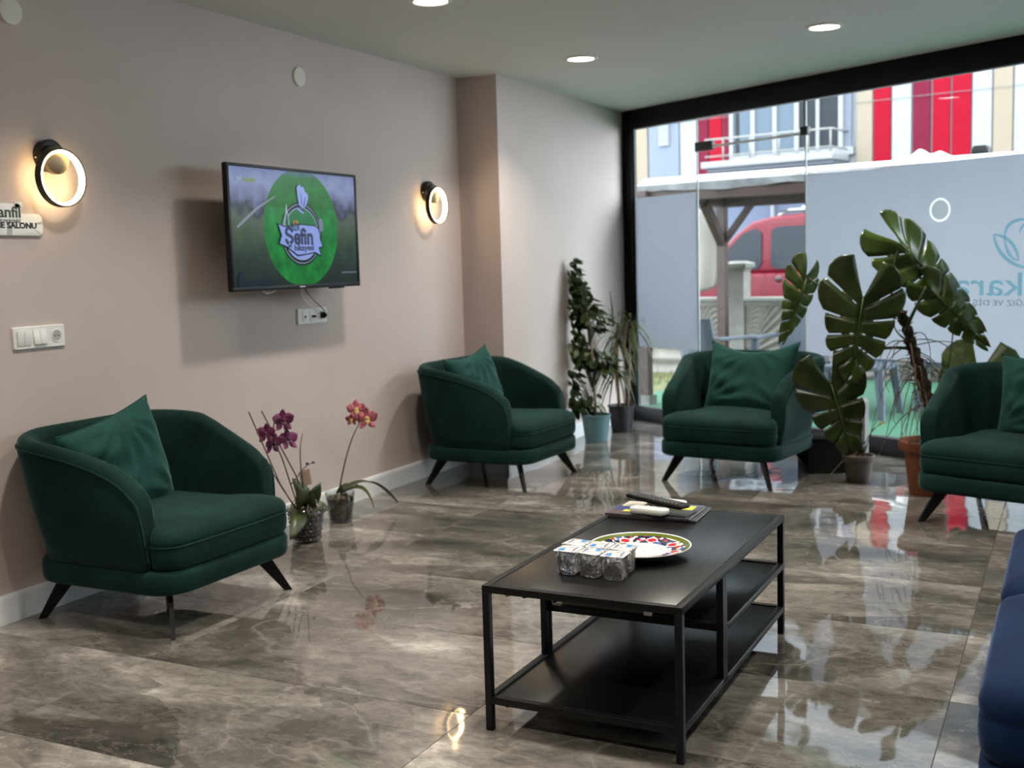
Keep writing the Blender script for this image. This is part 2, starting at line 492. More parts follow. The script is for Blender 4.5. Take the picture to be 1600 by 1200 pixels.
b3 = MB(); bb_run(b3, (XB, YR), (XB, YW), (1, 0)); struct(b3.build('baseboard_back', M_base))

# ------------------------------------------------------------------ the glazed shop front
win = MB()
wbox(win, -0.16, S_END, 2.262, H, -0.02, 0.05)         # header
struct_win = struct(win.build('window_1', M_frame, bevel=0.004))
f = MB(); wbox(f, -0.16, 0.062, 0.0, 2.262, -0.02, 0.022); f.build('jamb', M_frame, struct_win, bevel=0.004)
f = MB(); wbox(f, 0.062, 0.078, 0.10, 2.262, 0.0, 0.022); f.build('glazing_bead', mat('grey_aluminium', (0.05, 0.055, 0.06), 0.4), struct_win)
f = MB(); wbox(f, -0.16, S_END, 0.0, 0.112, -0.02, 0.04); f.build('sill', mat('charcoal_sill', (0.022, 0.022, 0.030), 0.35), struct_win, bevel=0.004)
def pane(s0, s1, z0, z1, name='pane', d0=0.008, d1=0.018):
    p = MB(); wbox(p, s0, s1, z0, z1, d0, d1)
    return p.build(name, M_glass, struct_win)
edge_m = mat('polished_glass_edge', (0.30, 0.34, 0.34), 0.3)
pane_a = pane(0.07, 0.742, 0.112, 2.262)
transom = pane(0.752, 1.738, 2.062, 2.262, 'transom_pane')
pane_c = pane(1.748, 3.78, 0.112, 2.262)
pane_d = pane(3.79, 5.0, 0.112, 2.262)
pane_e = pane(5.01, S_END, 0.112, 2.262)
# frosted film on the fixed panes
def film(s0, s1, z0, z1):
    p = MB(); wbox(p, s0, s1, z0, z1, 0.0068, 0.0076); return p.build('frosted_film', M_film, struct_win)
film(0.085, 0.742, 0.583, 1.738)
def film_with_hole(s0, s1, z0, z1, cs, cz, r, q=0.09, n=40):
    p = MB()
    for a, b, c, d in ((s0, cs - q, z0, z1), (cs + q, s1, z0, z1), (cs - q, cs + q, z0, cz - q), (cs - q, cs + q, cz + q, z1)): wbox(p, a, b, c, d, 0.0068, 0.0076)
    cir = []; sq = []
    for i in range(n):
        a = 2 * math.pi * i / n; c, d = math.cos(a), math.sin(a); k = q / max(abs(c), abs(d))
        cir.append((cs + r * c, cz + r * d)); sq.append((cs + k * c, cz + k * d))
    L = [[wp(x, z, d) for x, z in poly] for poly, d in ((cir, 0.0068), (sq, 0.0068), (sq, 0.0076), (cir, 0.0076))]
    p.loft(L + [L[0]], False, False)
    return p.build('frosted_film', M_film, struct_win)
film_c = film_with_hole(1.750, 3.78, 0.60, 1.778, 2.740, 1.499, 0.0695)
film(3.79, 5.0, 0.60, 1.778); film(5.01, S_END, 0.60, 1.778)
# bright polished glass edges at the joints
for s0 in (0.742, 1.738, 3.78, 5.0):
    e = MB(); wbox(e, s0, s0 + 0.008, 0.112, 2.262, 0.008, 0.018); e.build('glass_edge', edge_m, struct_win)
# the glass door leaf between the panes
door = MB(); wbox(door, 0.752, 1.736, 0.118, 2.046, 0.008, 0.018)
door_1 = struct(door.build('door_1', M_glass))
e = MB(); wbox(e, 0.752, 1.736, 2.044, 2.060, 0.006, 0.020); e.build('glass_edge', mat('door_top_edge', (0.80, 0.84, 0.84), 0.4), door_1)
for s0, s1, z0, z1, nm in ((0.735, 0.905, 2.028, 2.094, 'patch_fitting'), (1.705, 1.765, 2.040, 2.095, 'patch_fitting')):
    pf = MB(); wbox(pf, s0, s1, z0, z1, -0.004, 0.030); pf.build(nm, mat('dark_steel', (0.02, 0.024, 0.022), 0.4), door_1, bevel=0.003)
pf = MB(); wbox(pf, 1.735, 1.744, 2.07, 2.262, -0.003, 0.026); pf.build('pivot_rod', M_black, door_1)
# round ring in the film
rc, rr = 2.740, 0.070
def wring(r0, r1, d0, d1, sc, zc, name, mt, parent, n=40):
    m = MB(); L = []
    for rad, d in ((r1, d0), (r1, d1), (r0, d1), (r0, d0)):
        L.append([wp(sc + rad * math.cos(2 * math.pi * i / n), zc + rad * math.sin(2 * math.pi * i / n), d) for i in range(n)])
    m.loft(L + [L[0]], False, False)
    return m.build(name, mt, parent, smooth=False)
wring(0.057, 0.070, 0.0066, 0.0078, rc, 1.499, 'vent_ring', M_ventring, struct_win)
vd = MB(); vd.loft([[wp(rc + 0.0568 * math.cos(2 * math.pi * i / 40), 1.499 + 0.0568 * math.sin(2 * math.pi * i / 40), d) for i in range(40)] for d in (0.0066, 0.0074)])
vd.build('vent_cover', M_vent, struct_win)

# lettering and emblem printed on the film, read from outside (mirrored from in here)
def film_mtx(s, z):                      # text x runs towards smaller s as seen from the street
    return Matrix(((-WT.x, 0, WN.x, 0), (-WT.y, 0, WN.y, 0), (0, 1, 0, 0), (0, 0, 0, 1))) if False else \
        Matrix.Translation(wp(s, z, 0.0060)) @ Matrix(((-WT.x, 0, -WN.x, 0), (-WT.y, 0, -WN.y, 0), (0, 1, 0, 0), (0, 0, 0, 1)))
text_part('karanfil', 0.187, M_teal, struct_win, film_mtx(3.272, 1.0), 'LEFT', fit=0.708, name='shop_lettering', bold=0.001)
text_part('A\u011eIZ VE D\u0130\u015e POL\u0130KL\u0130N\u0130\u011e\u0130', 0.045, M_greyprint, struct_win, film_mtx(3.305, 0.943), 'LEFT', fit=0.735, name='shop_lettering')
def stroke(pts, w, name='emblem_line'):
    m = MB(); n = len(pts); L0 = []; L1 = []
    for i, (s_, z_) in enumerate(pts):
        a = Vector(pts[max(i - 1, 0)]); b = Vector(pts[min(i + 1, n - 1)]); t = (b - a).normalized()
        ww = w * (0.35 + 0.65 * math.sin(math.pi * min(1, max(0.0, (i + 0.6) / n)))) * 0.5
        L0.append((s_ - t.y * ww, z_ + t.x * ww)); L1.append((s_ + t.y * ww, z_ - t.x * ww))
    vs = [wp(a[0], a[1], 0.0058) for a in L0] + [wp(a[0], a[1], 0.0058) for a in L1]
    vs2 = [wp(a[0], a[1], 0.0067) for a in L0] + [wp(a[0], a[1], 0.0067) for a in L1]
    fs = [[i, i + 1, n + i + 1, n + i] for i in range(n - 1)]
    m.add(vs, fs); m.add(vs2, fs)
    return m.build(name, M_teal, struct_win)
def bez(p0, p1, p2, p3, n=14):
    out = []
    for i in range(n + 1):
        t = i / n; u = 1 - t
        out.append(tuple(u**3 * a + 3 * u*u*t * b + 3 * u*t*t * c + t**3 * d for a, b, c, d in zip(p0, p1, p2, p3)))
    return out
stroke(bez((3.083, 1.343), (3.10, 1.24), (3.18, 1.165), (3.300, 1.150)), 0.022)          # left petal, outer edge
stroke(bez((3.083, 1.343), (3.17, 1.335), (3.225, 1.27), (3.235, 1.195)), 0.020)         # left petal, inner edge
stroke(bez((3.235, 1.195), (3.18, 1.20), (3.155, 1.27), (3.150, 1.31)), 0.017)
stroke(bez((3.150, 1.31), (3.145, 1.40), (3.20, 1.43), (3.30, 1.415)), 0.019)            # middle petal
stroke(bez((3.30, 1.415), (3.25, 1.39), (3.235, 1.36), (3.238, 1.345)), 0.012)
stroke(bez((3.300, 1.150), (3.42, 1.165), (3.50, 1.24), (3.517, 1.343)), 0.022)          # right petal outside the picture
stroke(bez((3.517, 1.343), (3.43, 1.335), (3.375, 1.27), (3.365, 1.195)), 0.020)
stroke(bez((3.45, 1.31), (3.455, 1.40), (3.40, 1.43), (3.30, 1.415)), 0.019)

# ------------------------------------------------------------------ ceiling downlights
M_led = mat('lit_led_disc', (1, 1, 1), 0.5, emit=(1.0, 0.93, 0.82), estr=16.0)
M_trim = mat('downlight_trim', (0.75, 0.74, 0.68), 0.4)
def downlight(x, y, label, first=[None]):
    t = thing('ceiling_downlight', label, 'ceiling light', (x, y, H))
    m = MB(); n = 40
    m.lathe([(0.072, 0.0), (0.072, -0.003), (0.079, -0.010), (0.092, -0.007), (0.098, -0.0015), (0.098, 0.0)], n, caps=False)
    m.build('trim_ring', M_trim, t, smooth=True)
    m = MB(); m.lathe([(0.0, -0.004), (0.074, -0.004)], n, caps=False); m.build('lit_disc', M_led, t)
    d = bpy.data.lights.new('downlight', 'AREA'); d.shape = 'DISK'; d.size = 0.14; d.energy = DOWNLIGHT_W; d.color = (1.0, 0.91, 0.80); d.spread = R(115)
    lo = bpy.data.objects.new('downlight_lamp', d); COL.objects.link(lo); lo.parent = t; lo.location = (0, 0, -0.013)
    return t
downlight(4.39, 2.55, 'round ceiling light cut by the top edge of the photo')
downlight(6.07, 2.55, 'round ceiling light nearest the corner where the pier meets the ceiling')
downlight(5.98, 1.17, 'round ceiling light above the black window header, farther from the taupe wall')
for x, y, l in ((4.35, 1.17, 'added unseen round ceiling light in the row above the coffee table'), (2.70, 2.55, 'added unseen round ceiling light above the first armchair'),
                (2.70, 1.17, 'added unseen round ceiling light between table and camera'), (2.70, -0.3, 'added unseen round ceiling light above the navy sofa'),
                (4.35, -0.3, 'added unseen round ceiling light right of the row above the table'),
                (1.0, 2.55, 'added unseen round ceiling light over the waiting room entrance'), (1.0, 1.17, 'added unseen round ceiling light in the middle of the entrance'),
                (1.0, -0.3, 'added unseen round ceiling light behind the navy sofa'), (-0.7, 1.17, 'added unseen round ceiling light at the back of the room')):
    downlight(x, y, l)  # lamps out of view, added to fill the room with light

# ------------------------------------------------------------------ things on the left wall
def wall_mtx(x, z, d=0.0):               # local x to the right, y up, z out of the wall (towards -Y)
    return Matrix.Translation((x, YW - d, z)) @ Matrix(((1, 0, 0, 0), (0, 0, -1, 0), (0, 1, 0, 0), (0, 0, 0, 1)))
M_ringled = mat('lit_ring', (1, 1, 1), 0.5, emit=(1.0, 0.68, 0.30), estr=14.0)
M_disc = mat('bronze_disc', (0.09, 0.075, 0.052), 0.35, metal=0.6)
def sconce(x, z, label):
    t = thing('ring_sconce', label, 'wall lamp', (x, YW, z), group=None)
    rot = Matrix(((1, 0, 0, 0), (0, 0, -1, 0), (0, 1, 0, 0), (0, 0, 0, 1)))
    def lm(prof, n, cx, cy, name, mt, caps=True, loopclose=False):
        m = MB(); m.lathe(prof, n, (cx, cy, 0), caps); m.v = [rot @ v for v in m.v]
        return m.build(name, mt, t, auto=35)
    # wall rose (drum) and the front disc
    lm([(0.058, 0), (0.060, 0.004), (0.060, 0.034), (0.056, 0.038)], 40, 0.0, 0.085, 'wall_rose', M_black)
    lm([(0.050, 0.038), (0.054, 0.040), (0.054, 0.062), (0.050, 0.064)], 40, 0.0, 0.068, 'front_disc', M_disc)
    n = 64
    lm([(0.108, 0.060), (0.108, 0.088), (0.103, 0.088), (0.103, 0.060), (0.108, 0.060)], n, 0, 0, 'ring_frame', M_black, False)
    lm([(0.1025, 0.0865), (0.1025, 0.062), (0.0945, 0.062), (0.093, 0.066), (0.093, 0.083), (0.095, 0.0865), (0.1025, 0.0865)], n, 0, 0, 'light_ring', M_ringled, False)
    sc = MB(); sc.lathe([(0.004, 0.0), (0.004, 0.003)], 10, (0, 0, 0)); sc.v = [Matrix.Translation((-0.061, -0.02, 0.075)) @ Matrix.Rotation(R(-90), 4, 'Y') @ v for v in sc.v]
    sc.build('screw', mat('bright_screw', (0.7, 0.7, 0.7), 0.25, metal=1.0), t)
    return t
sconce(3.062, 1.620, 'lit ring wall lamp on black rose above the white waiting room sign')
sconce(5.835, 1.612, 'lit ring wall lamp on black rose between the television and the pier')

def cover(x, z, r, label):
    m = MB(); m.lathe([(r, 0), (r, 0.006), (r * 0.96, 0.011), (r * 0.6, 0.013), (0, 0.0135)], 36)
    m.v = [wall_mtx(x, z) @ v - Vector((x, YW, z)) for v in m.v]
    o = m.build('blank_cover', mat('cream_cover', (0.74, 0.71, 0.64), 0.5), auto=35); o.location = (x, YW, z)
    tag(o, label, 'cover plate')
cover(2.945, 2.213, 0.050, 'round cream blank cover high in the top left corner of the wall')
cover(4.645, 2.206, 0.048, 'round cream blank cover high on the wall above the television')

# waiting room sign: white acrylic plate, its left end runs out of the picture
sg = thing('wall_sign', 'white acrylic wall sign lettered SALONU below the ring lamp', 'sign', (2.78, YW, 1.447))
so = Vector((2.78, YW, 1.447))
plate = rrect(0.236, 0.040, 0.018, 5)
logo = rrect(0.085, 0.034, 0.014, 5)
m = MB(); m.prism(plate, 0.004, 0.012); m.v = [wall_mtx(2.78, 1.447) @ v - so for v in m.v]; m.build('plate', M_whiteplastic, sg, bevel=0.0015)
m = MB(); m.prism([(p[0] + 0.055, p[1] + 0.042) for p in logo], 0.0042, 0.0145); m.prism([(0.116, 0.06), (0.147, 0.06), (0.150, 0.075), (0.147, 0.083), (0.122, 0.083), (0.116, 0.078)], 0.0042, 0.0145)
m.v = [wall_mtx(2.78, 1.447) @ v - so for v in m.v]; m.build('logo_plate', M_whiteplastic, sg)
M_dkgreen = mat('dark_green_print', (0.035, 0.060, 0.040), 0.5); M_ink = mat('black_ink', (0.012, 0.012, 0.012), 0.5)
M_palegrey = mat('pale_grey_print', (0.42, 0.43, 0.42), 0.5)
def sign_m(x, z, d): return Matrix.Translation(-so) @ wall_mtx(2.78 + x, 1.447 + z, d)
text_part('karanfil', 0.056, M_dkgreen, sg, sign_m(0.140, 0.026, 0.0152), 'RIGHT', fit=0.175, bold=0.0012, name='sign_lettering')
text_part('A\u011eIZ VE D\u0130\u015e POL\u0130KL\u0130N\u0130\u011e\u0130', 0.012, M_ink, sg, sign_m(0.136, 0.009, 0.0152), 'RIGHT', name='sign_lettering')
text_part('BEKLEME SALONU', 0.0285, M_ink, sg, sign_m(0.208, -0.0125, 0.0128), 'RIGHT', fit=0.272, bold=0.0011, name='sign_lettering')
for poly in ([(0.075, -0.038), (0.097, -0.038), (0.100, -0.012), (0.078, -0.012)], [(0.10, 0.012), (0.13, 0.013), (0.155, 0.004), (0.148, 0.001), (0.128, 0.007), (0.112, 0.006)],
             [(0.200, 0.002), (0.215, 0.010), (0.233, 0.013), (0.233, 0.004), (0.218, 0.002)], [(0.196, -0.016), (0.200, -0.016), (0.226, -0.034), (0.222, -0.035)]):
    m = MB(); m.prism(poly, 0.0121, 0.0124); m.v = [Matrix.Translation(-so) @ wall_mtx(2.78, 1.447) @ v for v in m.v]; m.build('printed_stroke', M_palegrey, sg)
m = MB(); m.prism([(-0.1, -0.029), (0.045, -0.029), (0.045, -0.0265), (-0.1, -0.0265)], 0.0121, 0.0124); m.v = [Matrix.Translation(-so) @ wall_mtx(2.78, 1.447) @ v for v in m.v]; m.build('printed_line', M_palegrey, sg)

# switch and socket plate
def wall_plate(name, label, cat, x, z, w, h):
    t = thing(name, label, cat, (x, YW, z)); lo = Vector((x, YW, z))
    m = MB(); m.loft([[(p[0], p[1], d) for p in rrect(w / 2 - i, h / 2 - i, 0.006, 3)] for d, i in ((0, 0), (0.006, 0), (0.010, 0.003))])
    m.v = [wall_mtx(x, z) @ v - lo for v in m.v]; m.build('frame_plate', M_whiteplastic, t)
    def put(mb, nm, mt, **k):
        mb.v = [wall_mtx(x, z) @ v - lo for v in mb.v]; return mb.build(nm, mt, t, **k)
    return t, put
def socket(put, cx, r=0.022):
    m = MB(); m.lathe([(r + 0.004, 0.010), (r + 0.002, 0.0125), (r, 0.0125), (r * 0.92, 0.0105)], 28, (cx, 0, 0)); put(m, 'socket_rim', M_whiteplastic, auto=30)
    m = MB(); m.lathe([(r * 0.92, 0.0107), (0, 0.0107)], 28, (cx, 0, 0), False); put(m, 'socket_well', mat('socket_shadow_grey', (0.42, 0.42, 0.41), 0.5))
    for sx in (-0.0075, 0.0075):
        m = MB(); m.lathe([(0.0032, 0.0108), (0, 0.0110)], 10, (cx + sx, 0, 0), False); put(m, 'socket_hole', M_blackplastic)
t, put = wall_plate('switch_panel', 'white plate of four rocker switches and one socket, low left on the wall', 'light switch', 2.968, 1.032, 0.236, 0.084)
for k, cx in enumerate((-0.096, -0.066, -0.024, 0.006)):
    a = 0.10 if k < 2 else -0.12
    m = MB(); m.box(-0.0143, 0.0143, -0.028, 0.028, 0.009, 0.0145, Matrix.Translation((cx + 0.008, 0, 0.001)) @ Matrix.Rotation(a, 4, 'X'))
    put(m, 'rocker', M_whiteplastic, bevel=0.0012)
socket(put, 0.078)
t, put = wall_plate('socket_panel', 'white wall plate of sockets below the television with cables plugged in', 'socket', 4.658, 1.022, 0.245, 0.080)
for cx in (-0.062, -0.002): 
    m = MB(); m.box(cx - 0.024, cx + 0.024, -0.027, 0.027, 0.009, 0.0125); put(m, 'module_face', M_whiteplastic, bevel=0.0012)
    m = MB(); m.lathe([(0.006, 0.0126), (0.006, 0.016), (0.0045, 0.016)], 14, (cx - 0.004, -0.002, 0)); put(m, 'aerial_port', M_blackplastic)
socket(put, 0.072)
m = MB(); m.lathe([(0.016, 0.0115), (0.017, 0.030), (0.009, 0.040), (0.005, 0.045)], 20, (0.072, 0, 0)); put(m, 'plug', M_blackplastic, smooth=True)
m = MB(); m.lathe([(0.006, 0.012), (0.006, 0.030), (0.003, 0.034)], 12, (-0.006, -0.002, 0)); put(m, 'aerial_plug', M_blackplastic, smooth=True)

# ------------------------------------------------------------------ television on a wall arm
TX, TY, TZ = 4.342, 3.285, 1.446
tvm = Matrix.Translation((TX, TY, TZ)) @ Matrix(((1, 0, 0, 0), (0, 0, -1, 0), (0, 1, 0, 0), (0, 0, 0, 1)))
tv = thing('television', 'flat black television on the taupe wall showing a green emblem', 'television', (TX, TY, TZ))
tl = Matrix(((1, 0, 0, 0), (0, 0, -1, 0), (0, 1, 0, 0), (0, 0, 0, 1)))
def tput(mb, nm, mt, parent=None, **k):
    mb.v = [tl @ v for v in mb.v]; return mb.build(nm, mt, parent or tv, **k)
SW, SH = 0.948, 0.528
m = MB(); m.box(-0.488, 0.488, -0.277, 0.277, -0.026, -0.001); tput(m, 'cabinet', M_blackplastic, bevel=0.003)
m = MB(); m.box(-0.30, 0.30, -0.22, 0.10, -0.065, -0.026); tput(m, 'rear_housing', M_blackplastic, bevel=0.01)
for x0, x1, y0, y1 in ((-0.490, 0.490, 0.266, 0.280), (-0.490, 0.490, -0.280, -0.260), (-0.490, -0.475, -0.26, 0.266), (0.475, 0.490, -0.26, 0.266)):
    m = MB(); m.box(x0, x1, y0, y1, -0.02, 0.004); tput(m, 'bezel', M_blackplastic, bevel=0.0015)
m = MB(); m.box(-0.012, 0.028, -0.2725, -0.2685, 0.0038, 0.0045); tput(m, 'maker_badge', mat('badge_silver', (0.6, 0.6, 0.62), 0.3))
m = MB(); m.box(0.24, 0.35, -0.287, -0.279, -0.015, 0.002); tput(m, 'sensor_bar', M_blackplastic)
m = MB(); m.box(-0.06, 0.06, -0.09, 0.09, -0.182, -0.172); m.box(-0.025, 0.025, -0.03, 0.03, -0.175, -0.09); m.box(-0.10, 0.10, -0.10, 0.10, -0.09, -0.062); tput(m, 'wall_arm', M_black)

def tv_screen():
    mm, nt, nd, ln = nodes_of('tv_picture')
    b = nd['Principled BSDF']
    tc = nd.new('ShaderNodeTexCoord'); sp = nd.new('ShaderNodeSeparateXYZ'); ln.new(tc.outputs['Object'], sp.inputs[0])
    ny = nd.new('ShaderNodeTexNoise'); ny.inputs['Scale'].default_value = 9; ny.inputs['Detail'].default_value = 7; ln.new(tc.outputs['Object'], ny.inputs['Vector'])
    # height in the picture, pushed by noise and by the slope of the hillside road
    slope = math_node(nd, ln, 'MULTIPLY', math_node(nd, ln, 'ABSOLUTE', sp.outputs[0]), 0.10)
    h = math_node(nd, ln, 'ADD', sp.outputs[2], math_node(nd, ln, 'ADD', math_node(nd, ln, 'MULTIPLY', math_node(nd, ln, 'SUBTRACT', ny.outputs['Fac'], 0.5), 0.22), math_node(nd, ln, 'MULTIPLY', slope, -0.3)))
    hh = math_node(nd, ln, 'ADD', math_node(nd, ln, 'MULTIPLY', h, 1.0 / SH), 0.5)
    r = ramp(nd, [(0.0, (0.012, 0.022, 0.018)), (0.22, (0.022, 0.040, 0.030)), (0.45, (0.055, 0.090, 0.050)), (0.58, (0.085, 0.115, 0.085)), (0.66, (0.030, 0.036, 0.060)), (0.74, (0.14, 0.16, 0.30)), (0.86, (0.22, 0.27, 0.48)), (1.0, (0.13, 0.17, 0.36))])
    ln.new(hh, r.inputs['Fac'])
    b.inputs['Base Color'].default_value = (0.005, 0.005, 0.006, 1); b.inputs['Roughness'].default_value = 0.25; b.inputs['Specular IOR Level'].default_value = 0.12
    ln.new(r.outputs['Color'], b.inputs['Emission Color']); b.inputs['Emission Strength'].default_value = 0.62
    return mm
def glow(name, c, s=1.0, mottled=0.0):
    s *= 0.72
    if not mottled: return mat(name, (0.005, 0.005, 0.005), 0.25, emit=c, estr=s, spec=0.12)
    mm, nt, nd, ln = nodes_of(name); b = nd['Principled BSDF']
    tc = nd.new('ShaderNodeTexCoord'); n = nd.new('ShaderNodeTexNoise'); n.inputs['Scale'].default_value = 14; n.inputs['Detail'].default_value = 8
    ln.new(tc.outputs['Object'], n.inputs['Vector'])
    r = ramp(nd, [(0.3, [x * (1 - mottled) for x in c]), (0.7, [x * (1 + mottled) for x in c])]); ln.new(n.outputs['Fac'], r.inputs['Fac'])
    b.inputs['Base Color'].default_value = (0.005, 0.005, 0.005, 1); b.inputs['Roughness'].default_value = 0.25; b.inputs['Specular IOR Level'].default_value = 0.12
    ln.new(r.outputs['Color'], b.inputs['Emission Color']); b.inputs['Emission Strength'].default_value = s
    return mm
m = MB(); m.box(-0.475, 0.475, -0.260, 0.266, -0.001, 0.0); screen = tput(m, 'screen', tv_screen())
G_green = glow('screen_green', (0.006, 0.165, 0.026), 1.0, 0.45); G_green2 = glow('screen_deep_green', (0.001, 0.125, 0.006), 1.0, 0.3); G_grass = glow('screen_grass', (0.014, 0.150, 0.048), 1.0, 0.15)
G_pale = glow('screen_pale_blue', (0.24, 0.32, 0.68)); G_dark = glow('screen_dark', (0.010, 0.016, 0.026)); G_white = glow('screen_white_line', (0.30, 0.38, 0.46)); G_navy = glow('screen_lettering', (0.035, 0.045, 0.10))
G_sun = glow('screen_sun', (0.38, 0.25, 0.03)); G_fade = glow('screen_fade', (0.03, 0.10, 0.10), 1.0, 0.3)
lay = [0.0]
def flat(poly, mt, nm):
    lay[0] += 0.0003
    mb = MB(); mb.prism(poly, 0.0, lay[0]); return tput(mb, nm, mt, screen)
def ell(cx, cy, rx, ry, n=48, a0=0, a1=360): return [(cx + rx * math.cos(R(a0 + (a1 - a0) * i / n)), cy + ry * math.sin(R(a0 + (a1 - a0) * i / n))) for i in range(n if a1 - a0 == 360 else n + 1)]
def clipbox(poly): return [(max(-0.474, min(0.474, x)), max(-0.259, min(0.265, y))) for x, y in poly]
flat(clipbox(ell(0.03, 0.005, 0.285, 0.275)), G_green, 'picture_disc')
flat(clipbox([p for p in ell(0.03, 0.005, 0.282, 0.272, 48, 20, 160)]), G_green2, 'picture_disc')
flat(clipbox([p for p in ell(0.03, 0.005, 0.281, 0.271, 40, 62, 118)]), G_fade, 'picture_disc')
ecx, ecy = 0.022, -0.022
flat(ell(ecx, ecy, 0.158, 0.150), G_dark, 'emblem_rim'); flat(ell(ecx, ecy, 0.148, 0.140), G_white, 'emblem_rim'); flat(ell(ecx, ecy, 0.145, 0.137), G_dark, 'emblem_rim')
flat(ell(ecx, ecy, 0.132, 0.124), G_white, 'emblem_rim'); flat(ell(ecx, ecy, 0.127, 0.120), G_grass, 'emblem_field')
flat(ell(ecx, ecy, 0.130, 0.122, 30, 195, 345), G_pale, 'emblem_crescent'); flat(ell(ecx, ecy + 0.02, 0.098, 0.098, 30, 200, 340), G_grass, 'emblem_crescent')
flat(ell(-0.022, 0.020, 0.022, 0.022, 20), G_sun, 'emblem_sun')
flat([(-0.115, -0.01), (-0.108, 0.04), (-0.094, 0.075), (-0.086, 0.115), (-0.078, 0.075), (-0.072, 0.04), (-0.066, -0.01)], G_white, 'emblem_tower')
flat([(-0.107, -0.01), (-0.100, 0.04), (-0.090, 0.07), (-0.083, 0.07), (-0.078, 0.04), (-0.074, -0.01)], G_grass, 'emblem_tower')
hat = [(0.008, 0.112), (0.000, 0.150), (-0.004, 0.190), (0.006, 0.206), (0.022, 0.204), (0.034, 0.196), (0.044, 0.200), (0.056, 0.188), (0.058, 0.172), (0.070, 0.174), (0.082, 0.160), (0.080, 0.140), (0.066, 0.118), (0.046, 0.096)]
flat([(x * 1.1 - 0.004, y * 1.04 - 0.006) for x, y in hat], G_dark, 'emblem_hat'); flat(hat, G_pale, 'emblem_hat')
flat([(0.026, 0.112), (0.024, 0.17), (0.028, 0.17), (0.031, 0.112)], G_navy, 'emblem_hat'); flat([(0.040, 0.106), (0.056, 0.15), (0.060, 0.148), (0.046, 0.104)], G_navy, 'emblem_hat')
flat([(0.000, 0.108), (0.046, 0.086), (0.043, 0.080), (-0.003, 0.102)], G_navy, 'emblem_hat'); flat([(-0.005, 0.101), (0.041, 0.079), (0.038, 0.071), (-0.008, 0.093)], G_pale, 'emblem_hat')
flat([(0.165, -0.010), (0.180, -0.008), (0.192, 0.004), (0.186, 0.045), (0.172, 0.055), (0.160, 0.045), (0.160, 0.0)], glow('screen_grey', (0.16, 0.19, 0.26)), 'emblem_handle')
flat([(-0.160, 0.024), (-0.115, 0.012), (0.02, 0.024), (0.12, 0.020), (0.150, 0.006), (0.160, -0.020), (0.164, -0.052), (0.184, -0.085), (0.150, -0.090), (0.168, -0.130), (0.115, -0.112), (0.06, -0.120), (-0.02, -0.128), (-0.10, -0.086), (-0.158, -0.072), (-0.140, -0.030)], G_dark, 'emblem_banner')
flat([(-0.154, 0.019), (-0.115, 0.007), (0.02, 0.019), (0.12, 0.015), (0.146, 0.002), (0.155, -0.020), (0.158, -0.050), (0.174, -0.080), (0.142, -0.085), (0.158, -0.122), (0.112, -0.106), (0.06, -0.114), (-0.02, -0.120), (-0.10, -0.080), (-0.150, -0.067), (-0.132, -0.030)], G_pale, 'emblem_banner')
def tvtext(s, size, x, y, mt, fit, rot=0.0, bold=0.001):
    text_part(s, size, mt, screen, tl @ Matrix.Translation((x, y, lay[0] + 0.0006)) @ Matrix.Rotation(rot, 4, 'Z'), 'CENTER', fit=fit, bold=bold, name='screen_lettering')
tvtext('B\u0130R', 0.050, -0.030, -0.008, G_navy, 0.066)
tvtext('\u015eefin', 0.105, -0.005, -0.070, G_navy, 0.215, 0.0, 0.0035)
tvtext('hikayesi', 0.040, 0.030, -0.100, G_navy, 0.150, 0.02)
tvtext('TRT', 0.024, -0.415, 0.203, G_white, 0.040, 0, 0.0)
tvtext('BELGESEL', 0.024, -0.345, 0.203, glow('screen_yellow_green', (0.20, 0.26, 0.02)), 0.090, 0, 0.0005)
flat([(0.335, -0.212), (0.455, -0.212), (0.455, -0.207), (0.335, -0.207)], glow('screen_grey_line', (0.16, 0.18, 0.22)), 'picture_caption')
flat([(-0.44, 0.005), (-0.30, 0.093), (-0.17, 0.148), (-0.168, 0.145), (-0.29, 0.088), (-0.437, -0.002)], glow('screen_road', (0.20, 0.24, 0.30)), 'picture_road')
flat([(-0.45, -0.259), (-0.45, -0.215), (-0.43, -0.19), (-0.41, -0.21), (-0.40, -0.235), (-0.33, -0.225), (-0.28, -0.215), (-0.22, -0.235), (-0.21, -0.259)], G_dark, 'picture_shadow')

# cables from the television to the sockets
c = MB(); c.tube(bez((4.395, 3.30, 1.17), (4.45, 3.34, 1.14), (4.62, 3.44, 1.12), (4.735, 3.442, 1.045), 16) + [(4.733, 3.440, 1.030)], 0.0028, 6)
tag(c.build('power_cable', mat('black_cable', (0.02, 0.02, 0.02), 0.5), smooth=True), 'black cable looping from the television down to its plug', 'cable')
c = MB(); c.tube(bez((4.38, 3.31, 1.17), (4.42, 3.35, 1.12), (4.60, 3.46, 1.10), (4.700, 3.452, 1.035), 14) + bez((4.700, 3.452, 1.035), (4.71, 3.445, 1.01), (4.68, 3.44, 1.008), (4.656, 3.437, 1.020), 6)[1:], 0.0026, 6)
tag(c.build('aerial_cable', M_whiteplastic, smooth=True), 'thin white aerial cable hanging from the television to the socket plate', 'cable')
c = MB(); c.tube(bez((4.08, 3.30, 1.172), (4.10, 3.32, 1.145), (4.16, 3.32, 1.145), (4.19, 3.30, 1.172), 10), 0.0025, 6)
tag(c.build('slack_cable', M_whiteplastic, smooth=True), 'short loop of white cable showing under the left half of the television', 'cable')
